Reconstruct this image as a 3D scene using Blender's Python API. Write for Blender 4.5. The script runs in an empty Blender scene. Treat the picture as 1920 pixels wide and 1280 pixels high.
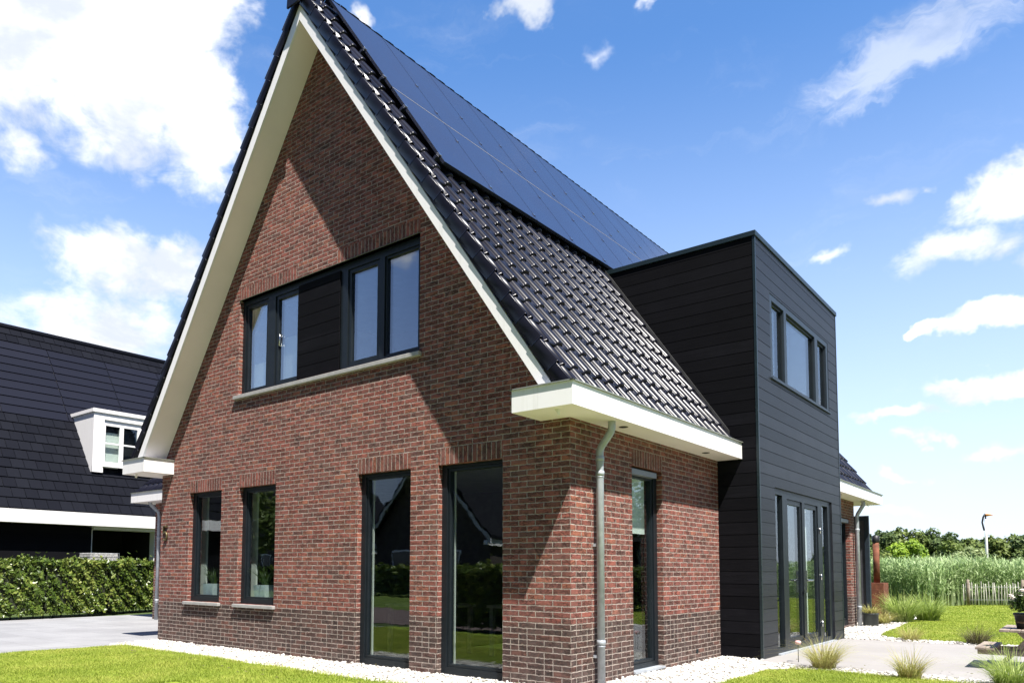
import bpy, bmesh, math, random
import numpy as np
from mathutils import Vector, Matrix
R = math.radians
random.seed(7); rng = np.random.default_rng(7)
scene = bpy.context.scene
COL = scene.collection

# ------------------------------------------------------------------ camera
yaw, pitch, roll = 0.69306, 0.06785, 0.00502
F, PPX, PPY = 1420.02955, 864.00881, 971.60354
fw = Vector((-math.sin(yaw)*math.cos(pitch), math.cos(yaw)*math.cos(pitch), math.sin(pitch)))
rt = Vector((math.cos(yaw), math.sin(yaw), 0)); up = rt.cross(fw)
r2 = rt*math.cos(roll)+up*math.sin(roll); u2 = -rt*math.sin(roll)+up*math.cos(roll)
cam_d = bpy.data.cameras.new('camera'); cam = bpy.data.objects.new('camera', cam_d); COL.objects.link(cam)
M = Matrix(((r2.x,u2.x,-fw.x,4.17183),(r2.y,u2.y,-fw.y,-6.81832),(r2.z,u2.z,-fw.z,1.23699),(0,0,0,1)))
cam.matrix_world = M
cam_d.sensor_width = 36; cam_d.lens = F/1920*36
cam_d.shift_x = (960-PPX)/1920; cam_d.shift_y = (PPY-640)/1920
cam_d.clip_start = .05; cam_d.clip_end = 3000
scene.camera = cam

# ------------------------------------------------------------------ node helper
class NT:
    def __init__(s, tree): s.t = tree; s.n = tree.nodes; s.l = tree.links
    def new(s, typ, ins=None, **kw):
        nd = s.n.new(typ)
        for k, v in kw.items(): setattr(nd, k, v)
        for k, v in (ins or {}).items():
            sk = nd.inputs[k]
            if hasattr(v, 'is_output'): s.l.new(v, sk)
            else: sk.default_value = v
        return nd
    def m(s, op, a, b=0, c=0, clamp=False):
        return s.new('ShaderNodeMath', {0: a, 1: b, 2: c}, operation=op, use_clamp=clamp).outputs[0]
    def mix(s, f, a, b, mode='MIX'):
        nd = s.new('ShaderNodeMix', data_type='RGBA', blend_type=mode)
        for i, v in ((0, f), (6, a), (7, b)):
            if hasattr(v, 'is_output'): s.l.new(v, nd.inputs[i])
            else: nd.inputs[i].default_value = v
        return nd.outputs[2]
    def noise(s, vec, scale, detail=4, rough=.5, dist=0):
        nd = s.new('ShaderNodeTexNoise', {'Scale': scale, 'Detail': detail, 'Roughness': rough, 'Distortion': dist})
        if vec is not None: s.l.new(vec, nd.inputs['Vector'])
        return nd.outputs['Fac']
    def ramp(s, f, stops, interp='LINEAR'):
        nd = s.n.new('ShaderNodeValToRGB'); nd.color_ramp.interpolation = interp
        el = nd.color_ramp.elements
        while len(el) < len(stops): el.new(.5)
        for e, (p, c) in zip(el, stops): e.position = p; e.color = (*c, 1) if len(c) == 3 else c
        s.l.new(f, nd.inputs[0]); return nd.outputs[0]
    def sstep(s, x, a, b):
        return s.new('ShaderNodeMapRange', {0: x, 1: a, 2: b, 3: 0., 4: 1.}, interpolation_type='SMOOTHSTEP').outputs[0]

# ------------------------------------------------------------------ sky, sun, exposure
SUN = Vector((.775, -.436, 1.57)).normalized()
world = bpy.data.worlds.new('World'); scene.world = world; world.use_nodes = True
w = NT(world.node_tree); w.n.clear()
sky = w.new('ShaderNodeTexSky', sky_type='NISHITA', sun_disc=False)
sky.sun_elevation = math.asin(SUN.z); sky.sun_rotation = math.atan2(SUN.x, SUN.y)
sky.altitude = 0; sky.air_density = 1.0; sky.dust_density = .5; sky.ozone_density = 1.6
tc = w.new('ShaderNodeTexCoord').outputs['Generated']
sp = w.new('ShaderNodeSeparateXYZ', {0: tc})
az = w.m('MULTIPLY', w.m('ARCTAN2', sp.outputs[0], sp.outputs[1]), 57.2958)
el = w.m('MULTIPLY', w.m('ARCSINE', sp.outputs[2]), 57.2958)
ae0 = w.new('ShaderNodeCombineXYZ', {0: az, 1: el, 2: 0.}).outputs[0]
wv0 = w.new('ShaderNodeTexNoise', {'Vector': tc, 'Scale': 9., 'Detail': 5., 'Roughness': .6}).outputs['Color']
wv0 = w.new('ShaderNodeVectorMath', {0: wv0, 1: (.5, .5, .5)}, operation='SUBTRACT').outputs[0]
wv0 = w.new('ShaderNodeVectorMath', {0: wv0, 1: (9., 5.5, 0)}, operation='MULTIPLY').outputs[0]
ae = w.new('ShaderNodeVectorMath', {0: ae0, 1: wv0}, operation='ADD').outputs[0]
# clouds: centre azimuth, elevation, half width, half height (degrees), tilt, density, softness
CL = [(-65, 33, 9.5, 8.5, -12, 1.9, .0), (-59.5, 30.2, 5.8, 6.6, 0, 1.7, 0), (-73, 35, 11, 10, 0, 2, 0), (-62, 38, 8, 7, 0, 2, 0),
      (-65, 20.2, 6.5, 3.4, 0, 1.35, 0), (-60.5, 20.5, 5, 3.0, 0, 1.2, 0), (-67, 15.5, 12, 4.2, 0, 1.2, 0), (-71, 26, 4, 2.5, 0, .7, 0),
      (-76, 10, 18, 5, 0, .9, 0),
      (-35, 38.2, 3.6, 2.3, 0, 1.9, 0), (-47.2, 37.6, 1.5, 1.3, 0, 1.0, 0), (-25.6, 37.8, 1.8, 1.2, 0, 1.0, 0), (-29.4, 35.5, .5, .3, 0, .1, 0),
      (-3.2, 22.6, 4.0, 2.4, 10, 1.3, 0), (-6.9, 24.0, 1.6, .8, 0, .8, 0), (-5.6, 20.0, 5.6, 2.0, 8, 1.05, 0), (-1.2, 18.8, 4, 1.5, 8, 1.0, 0),
      (-3.4, 15.4, 5.2, 1.25, 8, 1.9, 0), (-7.9, 14.8, 2.2, .6, 8, 1.5, 0), (-3.6, 11.5, 4.6, 1.15, -2, 1.4, 0), (-8.8, 10.0, 5.4, .75, 6, 1.1, 0),
      (16, 11, 12, 2.6, 0, 1.2, 0), (-112, 34, 13, 3.5, 12, 1.15, 0), (-126, 46, 12, 5, 0, 1.1, 0), (120, 30, 18, 4, 0, .9, 0), (-150, 24, 12, 3, 0, 1, 0), (-133, 23.5, 6, 2.6, 8, 1.5, 0)]
dens = None
for (a, e, ha, he, tl, k, _) in CL:
    mp = w.new('ShaderNodeMapping', {0: ae, 1: (a, e, 0), 2: (0, 0, R(tl)), 3: (ha, he, 1)}, vector_type='TEXTURE').outputs[0]
    g = w.new('ShaderNodeTexGradient', {0: mp}, gradient_type='SPHERICAL').outputs['Fac']
    g = w.m('MULTIPLY', g, k)
    dens = g if dens is None else w.m('MAXIMUM', dens, g)
nv = w.new('ShaderNodeVectorMath', {0: tc, 1: (1, 1, 1.7)}, operation='MULTIPLY').outputs[0]

n1 = w.noise(nv, 5.5, 12, .62, .35)
n2 = w.noise(nv, 19, 8, .6, .4)
nn = w.m('ADD', w.m('MULTIPLY', w.m('SUBTRACT', n1, .5), 1.5), w.m('MULTIPLY', w.m('SUBTRACT', n2, .5), 1.25))
dd = w.m('ADD', w.m('MINIMUM', dens, 1.2), nn)
cmask = w.m('MULTIPLY', w.sstep(dd, .20, 1.0), w.sstep(dens, .08, .42))
# thin wisps streaming up to the right
wm = w.new('ShaderNodeMapping', {0: ae, 1: (-7.2, 31.2, 0), 2: (0, 0, R(10)), 3: (10.5, 2.9, 1)}, vector_type='TEXTURE').outputs[0]
wg = w.new('ShaderNodeTexGradient', {0: wm}, gradient_type='SPHERICAL').outputs['Fac']
wv = w.new('ShaderNodeMapping', {0: ae, 2: (0, 0, R(-14)), 3: (.10, .34, 1)}).outputs[0]
wn = w.noise(wv, 2.0, 9, .62, .8)
wisp = w.m('MULTIPLY', w.sstep(w.m('ADD', wg, w.m('MULTIPLY', w.m('SUBTRACT', wn, .5), 1.3)), .12, .85), w.m('MULTIPLY', w.sstep(wg, .02, .4), .40))
wn3 = w.noise(w.new('ShaderNodeMapping', {0: ae, 2: (0, 0, R(-8)), 3: (.05, .2, 1)}).outputs[0], 1.6, 8, .6, .5)
veil = w.m('MULTIPLY', w.sstep(wn3, .52, .85), .16)
soft = None
for (a, e, ha, he, k) in ((-7.5, 8.3, 1.8, .6, .8), (-9.2, 6.3, 1.7, .5, .7), (-3.5, 7.0, 4, .8, .6), (-13.6, 20.9, 2.2, .7, .7), (-29.4, 35.5, 1.6, 1.0, .45), (-11, 4.2, 5, .7, .5), (-9, 24.2, 2.4, 1.0, .7)):
    mp = w.new('ShaderNodeMapping', {0: ae, 1: (a, e, 0), 3: (ha, he, 1)}, vector_type='TEXTURE').outputs[0]
    g = w.m('MULTIPLY', w.new('ShaderNodeTexGradient', {0: mp}, gradient_type='SPHERICAL').outputs['Fac'], k)
    soft = g if soft is None else w.m('MAXIMUM', soft, g)
soft = w.m('MULTIPLY', w.sstep(w.m('ADD', soft, w.m('MULTIPLY', nn, .35)), .08, .8), w.sstep(soft, 0, .3))
cmask = w.m('MAXIMUM', w.m('MAXIMUM', w.m('MAXIMUM', cmask, wisp), veil), soft)
shade = w.sstep(w.noise(nv, 9, 6, .55, .2), .34, .56)
ccol = w.mix(shade, (7.6, 8.2, 9.2, 1), (12.5, 12.5, 12.5, 1))
hz = w.m('POWER', w.m('SUBTRACT', 1, w.m('MINIMUM', w.m('MAXIMUM', w.m('DIVIDE', el, 36.), 0), 1)), 1.45)
sk = w.mix(1.0, sky.outputs[0], (1.22, 1.84, 2.42, 1), 'MULTIPLY')
sk = w.mix(w.m('MULTIPLY', hz, .92), sk, (9.5, 10.1, 11.3, 1))
colr = w.mix(cmask, sk, ccol)
# sky to the south and east dimmed to cut fill light on the shaded walls
south = w.sstep(w.m('ADD', w.m('MULTIPLY', sp.outputs[0], .6), w.m('MULTIPLY', sp.outputs[1], -.8)), -.25, .35)
colr = w.mix(w.m('MULTIPLY', south, .95), colr, w.mix(1.0, colr, (.17, .19, .27, 1), 'MULTIPLY'))
bg = w.new('ShaderNodeBackground', {0: colr, 1: .05})
w.l.new(bg.outputs[0], w.new('ShaderNodeOutputWorld').inputs[0])
world.cycles.sampling_method = 'MANUAL'; world.cycles.sample_map_resolution = 512

sun_d = bpy.data.lights.new('sun', 'SUN'); sun_d.energy = 5.0; sun_d.angle = R(.53); sun_d.color = (1, .955, .88)
sun = bpy.data.objects.new('sun', sun_d); COL.objects.link(sun)
sun.rotation_euler = (-SUN).to_track_quat('-Z', 'Y').to_euler(); sun.location = (20, -12, 40)
vs = scene.view_settings; vs.view_transform = 'Standard'; vs.look = 'None'; vs.gamma = 1; vs.use_curve_mapping = False
vs.exposure = 1.15
scene.cycles.max_bounces = 8; scene.cycles.transparent_max_bounces = 16; scene.cycles.glossy_bounces = 4
scene.cycles.use_denoising = True
scene.cycles.sample_clamp_indirect = 6

# ------------------------------------------------------------------ materials
def mat(name):
    m_ = bpy.data.materials.new(name); m_.use_nodes = True
    t = NT(m_.node_tree); b = t.n['Principled BSDF']
    return m_, t, b
def setb(t, b, **kw):
    names = dict(color='Base Color', rough='Roughness', metal='Metallic', spec='Specular IOR Level', normal='Normal', coat='Coat Weight', coatr='Coat Roughness', sheen='Sheen Weight', sub='Subsurface Weight', ior='IOR')
    for k, v in kw.items():
        s_ = b.inputs[names[k]]
        if hasattr(v, 'is_output'): t.l.new(v, s_)
        else: s_.default_value = (*v, 1) if isinstance(v, tuple) and len(v) == 3 else v
def bump(t, h, strength=.5, dist=.01):
    return t.new('ShaderNodeBump', {'Height': h, 'Strength': strength, 'Distance': dist}).outputs[0]
def pos(t): return t.new('ShaderNodeNewGeometry').outputs['Position']
def simple(name, col, rough=.5, metal=0, spec=.5, nscale=6, namt=.18, bscale=60, bstr=.1, coat=0):
    m_, t, b = mat(name); p = pos(t)
    n = t.noise(p, nscale, 6, .6)
    c = t.mix(t.sstep(n, .3, .7), tuple(x*(1-namt) for x in col)+(1,), tuple(min(1, x*(1+namt)) for x in col)+(1,))
    rr = t.m('ADD', rough-.06, t.m('MULTIPLY', t.noise(p, nscale*3, 3), .12), clamp=True)
    setb(t, b, color=c, rough=rr, metal=metal, spec=spec, coat=coat)
    if bstr: setb(t, b, normal=bump(t, t.noise(p, bscale, 3), bstr, .004))
    return m_

def brick_mat(name, soldier=False):
    m_, t, b = mat(name)
    g = t.new('ShaderNodeNewGeometry'); P = t.new('ShaderNodeSeparateXYZ', {0: g.outputs['Position']}); Nn = t.new('ShaderNodeSeparateXYZ', {0: g.outputs['True Normal']})
    side = t.m('GREATER_THAN', t.m('ABSOLUTE', Nn.outputs[0]), .5)
    x, y, z = P.outputs
    u = t.m('ADD', t.m('MULTIPLY', y, side), t.m('MULTIPLY', x, t.m('SUBTRACT', 1, side)))
    wob = t.noise(g.outputs['Position'], 14, 3); wob2 = t.noise(g.outputs['Position'], 55, 2)
    wob3 = t.noise(g.outputs['Position'], 31, 3)
    uw = t.m('ADD', u, t.m('MULTIPLY', t.m('SUBTRACT', wob2, .5), .014)); zw = t.m('ADD', z, t.m('ADD', t.m('MULTIPLY', t.m('SUBTRACT', wob, .5), .012), t.m('MULTIPLY', t.m('SUBTRACT', wob3, .5), .014)))
    BH, BL = .0615, .22
    if soldier:
        q = t.m('DIVIDE', uw, .0695); c_ = t.m('FLOOR', q); fu = t.m('FRACT', q)
        du = t.m('MULTIPLY', t.m('MINIMUM', fu, t.m('SUBTRACT', 1, fu)), .0695)
        r_ = t.m('MULTIPLY', side, 40); dv = t.m('ADD', .05, 0)
        pl = t.m('MULTIPLY', r_, 0); row = r_
    else:
        q = t.m('DIVIDE', zw, BH); row = t.m('FLOOR', q); fv = t.m('FRACT', q)
        q2 = t.m('ADD', t.m('DIVIDE', uw, BL), t.m('MULTIPLY', t.m('MODULO', t.m('ADD', row, 400), 2), .5))
        # plinth courses use some half bricks
        pl = t.m('LESS_THAN', row, 11)
        cb = t.m('FLOOR', q2); fb = t.m('FRACT', q2)
        wn = t.new('ShaderNodeTexWhiteNoise', {'Vector': t.new('ShaderNodeCombineXYZ', {0: cb, 1: row, 2: side}).outputs[0]}, noise_dimensions='3D').outputs['Value']
        half = t.m('MULTIPLY', t.m('LESS_THAN', wn, .22), pl)
        c_ = t.m('ADD', cb, t.m('MULTIPLY', half, t.m('MULTIPLY', t.m('GREATER_THAN', fb, .5), .5)))
        d1 = t.m('MINIMUM', fb, t.m('SUBTRACT', 1, fb)); d2 = t.m('ABSOLUTE', t.m('SUBTRACT', fb, .5))
        dmin = t.m('MINIMUM', d1, t.m('ADD', d2, t.m('MULTIPLY', t.m('SUBTRACT', 1, half), 9)))
        du = t.m('MULTIPLY', dmin, BL); dv = t.m('MULTIPLY', t.m('MINIMUM', fv, t.m('SUBTRACT', 1, fv)), BH)
    edge = t.m('MINIMUM', du, dv)
    brick = t.sstep(edge, .0034, .0074)
    idv = t.new('ShaderNodeCombineXYZ', {0: c_, 1: row, 2: t.m('ADD', side, 3 if soldier else 0)}).outputs[0]
    wn_ = t.new('ShaderNodeTexWhiteNoise', {'Vector': idv}, noise_dimensions='3D')
    rv = wn_.outputs['Value']; rc = t.new('ShaderNodeSeparateColor', {0: wn_.outputs['Color']})
    up_ = t.ramp(rv, [(0, (.125, .060, .052)), (.13, (.19, .070, .055)), (.34, (.24, .076, .060)), (.56, (.30, .092, .068)), (.76, (.19, .078, .065)), (.9, (.345, .118, .072)), (1, (.145, .076, .066))])
    lo_ = t.ramp(rv, [(0, (.042, .033, .031)), (.2, (.066, .050, .046)), (.42, (.084, .058, .051)), (.6, (.050, .039, .036)), (.8, (.105, .058, .048)), (.94, (.15, .068, .052)), (1, (.064, .054, .052))])
    bc = t.mix(pl, up_, lo_)
    # hand-formed creases and cloudy firing colour, shifted for every brick
    off = t.new('ShaderNodeVectorMath', {0: wn_.outputs['Color'], 1: (9, 9, 9)}, operation='MULTIPLY').outputs[0]
    pv = t.new('ShaderNodeVectorMath', {0: g.outputs['Position'], 1: off}, operation='ADD').outputs[0]
    sc = t.new('ShaderNodeVectorMath', {0: pv, 1: ((34, 34, 10) if soldier else (10, 10, 34))}, operation='MULTIPLY').outputs[0]
    cr = t.noise(sc, 1.0, 4, .6, 1.2)
    cl = t.noise(pv, 22, 3, .6)
    bc = t.mix(t.m('MULTIPLY', t.sstep(cl, .36, .66), .45), bc, (.115, .055, .047, 1))
    bc = t.mix(t.m('MULTIPLY', t.sstep(t.noise(pv, 60, 3, .6), .5, .7), .20), bc, (.40, .19, .14, 1))
    crk = t.m('SUBTRACT', 1, t.sstep(t.m('ABSOLUTE', t.m('SUBTRACT', cr, .5)), .012, .05))
    crk = t.m('MULTIPLY', crk, t.sstep(t.noise(pv, 7, 2), .42, .56))
    bc = t.mix(t.m('MULTIPLY', crk, .6), bc, (.035, .018, .014, 1))  # dark of the crevices painted into the colour along the crease lines
    # weathering in large faint patches
    big = t.noise(g.outputs['Position'], .9, 4, .6)
    bc = t.mix(t.m('MULTIPLY', t.sstep(big, .35, .75), .10), bc, (.26, .18, .155, 1))
    # splash dirt above the gravel and faint streaks below the sills
    dirt = t.m('MULTIPLY', t.m('SUBTRACT', 1, t.sstep(z, .0, .28)), t.sstep(t.noise(g.outputs['Position'], 5, 5, .7), .35, .7))
    bc = t.mix(t.m('MULTIPLY', dirt, .3), bc, (.22, .19, .165, 1))
    mort = t.mix(t.noise(g.outputs['Position'], 40, 3), (.32, .26, .225, 1), (.52, .445, .39, 1))
    setb(t, b, color=t.mix(brick, mort, bc), rough=.88, spec=.25)
    h = t.m('ADD', t.m('MULTIPLY', brick, .7), t.m('ADD', t.m('ADD', t.m('MULTIPLY', cr, .7), t.m('MULTIPLY', crk, -.9)), t.m('ADD', t.m('MULTIPLY', rc.outputs[0], .35), t.m('MULTIPLY', t.noise(g.outputs['Position'], 160, 2), .12))))
    setb(t, b, normal=bump(t, h, 1.0, .011))
    return m_

def wood_dark(name, col, rg=.55, sp_=.2):
    m_, t, b = mat(name); p = pos(t)
    sc = t.new('ShaderNodeVectorMath', {0: p, 1: (3, 3, 60)}, operation='MULTIPLY').outputs[0]
    gr = t.noise(sc, 1.0, 6, .65, .6); kn = t.noise(p, 2.3, 4, .6)
    board = t.m('FLOOR', t.m('DIVIDE', t.new('ShaderNodeSeparateXYZ', {0: p}).outputs[2], .1765))
    wn = t.new('ShaderNodeTexWhiteNoise', {'W': board}, noise_dimensions='1D').outputs['Value']
    f = t.m('ADD', t.m('MULTIPLY', gr, .55), t.m('ADD', t.m('MULTIPLY', kn, .3), t.m('MULTIPLY', wn, .3)))
    c = t.ramp(f, [(.3, tuple(x*.55 for x in col)), (.62, col), (.85, tuple(x*1.7 for x in col))])
    setb(t, b, color=c, rough=t.m('ADD', rg, t.m('MULTIPLY', gr, .15)), spec=sp_, normal=bump(t, gr, .5, .003))
    return m_

def leaf_mat(name, c0, c1, c2, trans=.25, rough=.5, scale=.6):
    m_, t, b = mat(name); g = t.new('ShaderNodeNewGeometry')
    r_ = g.outputs['Random Per Island']; n = t.noise(g.outputs['Position'], scale, 4, .6)
    f = t.m('ADD', t.m('MULTIPLY', r_, .6), t.m('MULTIPLY', t.sstep(n, .3, .7), .4))
    c = t.ramp(f, [(0, c0), (.5, c1), (1, c2)])
    setb(t, b, color=c, rough=rough, spec=.35)
    tr = t.new('ShaderNodeBsdfTranslucent', {0: c}); mx = t.new('ShaderNodeMixShader', {0: trans, 1: b.outputs[0], 2: tr.outputs[0]})
    t.l.new(mx.outputs[0], t.n['Material Output'].inputs[0])
    return m_

def glass_mat(name, base=.13, gain=.8, tint=(.90, .94, .93)):
    m_, t, b = mat(name); t.n.remove(b)
    fc = t.new('ShaderNodeLayerWeight', {0: .5}).outputs['Facing']     # the same from either side of the pane
    f = t.m('ADD', t.m('MULTIPLY', t.m('POWER', fc, 5), gain), base, clamp=True)
    p = pos(t)
    nb = t.new('ShaderNodeBump', {'Height': t.noise(p, 1.7, 3), 'Strength': .07, 'Distance': .02}).outputs[0]
    gl = t.new('ShaderNodeBsdfGlossy', {'Color': (.9, .95, 1, 1), 'Roughness': .0, 'Normal': nb}); tr = t.new('ShaderNodeBsdfTransparent', {0: (*tint, 1)})
    mx = t.new('ShaderNodeMixShader', {0: f, 1: tr.outputs[0], 2: gl.outputs[0]})
    t.l.new(mx.outputs[0], t.n['Material Output'].inputs[0])
    return m_

BR = brick_mat('brick'); BRS = brick_mat('brick_soldier', True)
WHITE = simple('white_paint', (.82, .80, .80), .35, namt=.03, nscale=2, bstr=.03)
def paint_mat():
    m_, t, b = mat('white_paint'); p = pos(t)
    st_ = t.noise(t.new('ShaderNodeVectorMath', {0: p, 1: (16, 16, .9)}, operation='MULTIPLY').outputs[0], 1.0, 4, .6)
    c = t.mix(t.m('MULTIPLY', t.sstep(st_, .52, .75), .35), (.83, .81, .805, 1), (.62, .60, .56, 1))
    c = t.mix(t.m('MULTIPLY', t.sstep(t.noise(p, 3, 5, .7), .5, .8), .25), c, (.70, .68, .65, 1))
    s_ = t.new('ShaderNodeSeparateXYZ', {0: p}); jn = t.m('LESS_THAN', t.m('FRACT', t.m('DIVIDE', t.m('ADD', s_.outputs[1], .9), 2.4)), .0016)
    c = t.mix(t.m('MULTIPLY', jn, .6), c, (.2, .2, .2, 1))
    setb(t, b, color=c, rough=.38, spec=.4, normal=bump(t, t.noise(p, 4, 4), .08, .01)); return m_
WHITE = paint_mat()
CREAM = simple('cream_soffit', (.90, .82, .80), .5, namt=.03, nscale=1.5, bstr=.02)
FRAME = simple('anthracite_frame', (.010, .014, .018), .42, spec=.3, namt=.12, bstr=.02)
FRAMEG = simple('grey_blue_frame', (.022, .032, .044), .45, spec=.35, namt=.1, bstr=.02)
TRIM = simple('dark_green_trim', (.008, .018, .022), .4, namt=.1, bstr=.02)
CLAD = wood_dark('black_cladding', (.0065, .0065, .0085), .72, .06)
CLADLIT = wood_dark('black_cladding_lit', (.016, .018, .023), .42, .34)  # same black boards as CLAD, lightened; front's sun and sheen in the colour
STONE = simple('pale_stone_sill', (.34, .33, .32), .7, namt=.1, nscale=14, bscale=120, bstr=.2)
ZINC = simple('weathered_zinc', (.40, .43, .47), .45, metal=.2, namt=.14, nscale=9, bstr=.04)
ZTRIM = simple('zinc_edge_trim', (.30, .31, .27), .45, metal=.4, namt=.1)
SILV = simple('brushed_steel', (.6, .6, .6), .25, metal=1, namt=.05, bstr=.02)
BRONZE = simple('aged_bronze', (.13, .105, .05), .45, metal=.6, namt=.3, nscale=40)
DARKIN = simple('dark_interior', (.06, .055, .05), .9, namt=.2)
PALEIN = simple('pale_interior', (.30, .31, .30), .9, namt=.1)
CURT = simple('white_curtain', (.70, .72, .68), .9, namt=.05)
GLASS = glass_mat('window_glass', .085)
GLASSU = glass_mat('coated_upper_glass', .33, .8)
BLK = simple('black_plastic', (.014, .014, .016), .5, namt=.2)
SCREEN = simple('grey_sunscreen_box', (.17, .175, .20), .45, namt=.05)
def tile_mat(name, c0, c1, rough, coat=0, bs=.12, spec=.5):
    m_, t, b = mat(name); g = t.new('ShaderNodeNewGeometry')
    r_ = g.outputs['Random Per Island']; n = t.noise(g.outputs['Position'], 5, 5, .65)
    c = t.mix(t.m('ADD', t.m('MULTIPLY', r_, .55), t.m('MULTIPLY', n, .45)), (*c0, 1), (*c1, 1))
    setb(t, b, color=c, rough=t.m('ADD', rough, t.m('MULTIPLY', t.m('ADD', n, t.m('MULTIPLY', r_, .6)), .10)), spec=spec, coat=coat, coatr=.08, normal=bump(t, t.noise(g.outputs['Position'], 30, 4), bs, .004))
    return m_
TILE = tile_mat('glazed_black_tile', (.006, .006, .010), (.016, .016, .026), .18, .0, .08, .20)
SLATE = tile_mat('flat_dark_tile', (.004, .0045, .008), (.010, .011, .016), .65, 0, .3, .06)
SLATEPV = tile_mat('roof_integrated_solar', (.006, .007, .014), (.009, .010, .019), .55, 0, .05, .10)
def pv_mat():
    m_, t, b = mat('black_solar_glass'); p = pos(t); s_ = t.new('ShaderNodeSeparateXYZ', {0: p})
    a = t.m('FRACT', t.m('DIVIDE', s_.outputs[1], .1725)); c = t.m('FRACT', t.m('DIVIDE', s_.outputs[2], .1285))
    ln = t.m('MAXIMUM', t.m('LESS_THAN', a, .02), t.m('LESS_THAN', c, .025))
    d = t.noise(p, 1.2, 5, .6); sp_ = t.sstep(t.noise(p, 28, 3, .5), .70, .76)
    col = t.mix(ln, (.022, .027, .058, 1), (.025, .030, .063, 1)); col = t.mix(t.m('MULTIPLY', sp_, .25), col, (.2, .2, .2, 1))
    setb(t, b, color=col, rough=t.m('ADD', .16, t.m('MULTIPLY', d, .16)), spec=.6)
    return m_
PV = pv_mat()
PVF = simple('black_aluminium', (.022, .026, .046), .22, metal=.1, namt=.1)
def ground_mat(name, c0, c1, scale, c2=None, bsc=200, bst=.4, rough=.95):
    m_, t, b = mat(name); p = pos(t)
    c = t.mix(t.sstep(t.noise(p, scale, 8, .65), .3, .7), (*c0, 1), (*c1, 1))
    if c2: c = t.mix(t.sstep(t.noise(p, scale*9, 4, .6), .5, .75), c, (*c2, 1))
    setb(t, b, color=c, rough=rough, spec=.2, normal=bump(t, t.noise(p, bsc, 4, .6), bst, .01))
    return m_
GRASSB = ground_mat('lawn_soil', (.12, .18, .018), (.22, .29, .030), 1.2, (.28, .31, .05))
FIELD = ground_mat('field_grass', (.045, .07, .02), (.07, .10, .03), .2, (.09, .10, .045))
GRAVB = ground_mat('gravel_bed', (.40, .38, .35), (.50, .48, .45), 3, (.30, .28, .26), 90, .8)
def slab_mat(name, c0, c1, su, sv, joint=.012, jc=(.22, .21, .2)):
    m_, t, b = mat(name); p = pos(t); s_ = t.new('ShaderNodeSeparateXYZ', {0: p})
    qa = t.m('DIVIDE', s_.outputs[0], su); qb = t.m('DIVIDE', s_.outputs[1], sv)
    a = t.m('FRACT', qa); c = t.m('FRACT', qb)
    jn = t.m('MAXIMUM', t.m('LESS_THAN', a, joint/su), t.m('LESS_THAN', c, joint/sv))
    idn = t.new('ShaderNodeTexWhiteNoise', {'Vector': t.new('ShaderNodeCombineXYZ', {0: t.m('FLOOR', qa), 1: t.m('FLOOR', qb), 2: 0.}).outputs[0]}, noise_dimensions='2D').outputs['Value']
    col = t.mix(t.m('ADD', t.m('MULTIPLY', idn, .4), t.m('MULTIPLY', t.sstep(t.noise(p, 1.1, 7, .65), .3, .7), .6)), (*c0, 1), (*c1, 1))
    col = t.mix(t.m('MULTIPLY', t.sstep(t.noise(p, 130, 3, .7), .55, .75), .25), col, (.2, .2, .2, 1))
    setb(t, b, color=t.mix(t.m('MULTIPLY', jn, .75), col, (*jc, 1)), rough=.85, spec=.25, normal=bump(t, t.m('ADD', t.noise(p, 220, 3), t.m('MULTIPLY', jn, -3)), .3, .003))
    return m_
DRIVE = slab_mat('pale_drive_paving', (.22, .22, .23), (.30, .30, .31), .6, .6, .008, (.13, .13, .13))
PATIO = slab_mat('grey_patio_slabs', (.27, .255, .245), (.32, .305, .295), .9, .9, .006, (.27, .26, .25))
ROAD = slab_mat('brick_road', (.11, .08, .075), (.15, .11, .10), .22, .11, .008, (.12, .1, .09))
GRASS = leaf_mat('grass_blades', (.20, .28, .028), (.32, .40, .050), (.50, .50, .12), .35, .6, 1.3)
HEDGEL = leaf_mat('beech_leaves', (.03, .055, .010), (.10, .155, .022), (.30, .33, .08), .22, .32, 1.5)
HEDGEC = simple('hedge_core', (.018, .022, .010), .95, namt=.3, nscale=10)
REEDL = leaf_mat('reed_leaves', (.17, .27, .09), (.33, .45, .19), (.56, .63, .36), .35, .5, .35)
TUFTL = leaf_mat('ornamental_grass', (.34, .22, .10), (.40, .40, .12), (.56, .54, .22), .35, .6, 9)
TUFTD = leaf_mat('dark_ornamental_grass', (.05, .035, .025), (.10, .09, .04), (.20, .19, .06), .2, .5, 2)
TUFTG = leaf_mat('green_ornamental_grass', (.20, .28, .06), (.34, .44, .10), (.55, .60, .25), .35, .5, 5)
BARK = simple('bark', (.10, .075, .05), .9, namt=.3, nscale=12, bstr=.6)
TREE1 = leaf_mat('dark_tree_leaves', (.045, .078, .024), (.095, .145, .04), (.18, .23, .07), .2, .55, .25)
TREE2 = leaf_mat('mid_tree_leaves', (.06, .10, .022), (.12, .17, .035), (.22, .27, .07), .2, .55, .25)
TREE3 = leaf_mat('bright_tree_leaves', (.14, .24, .02), (.25, .38, .03), (.40, .50, .07), .25, .5, .4)
TREE4 = leaf_mat('pale_willow_leaves', (.16, .22, .08), (.28, .35, .15), (.44, .50, .24), .25, .5, .4)
PEB = leaf_mat('white_pebbles', (.26, .24, .22), (.56, .54, .50), (.70, .68, .64), 0, .7, 5)
CORTEN = simple('rusty_corten_steel', (.17, .058, .030), .8, metal=.2, namt=.35, nscale=7, bstr=.3)
OLDWOOD = simple('weathered_wood', (.27, .22, .18), .85, namt=.35, nscale=9, bscale=90, bstr=.5)
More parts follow.
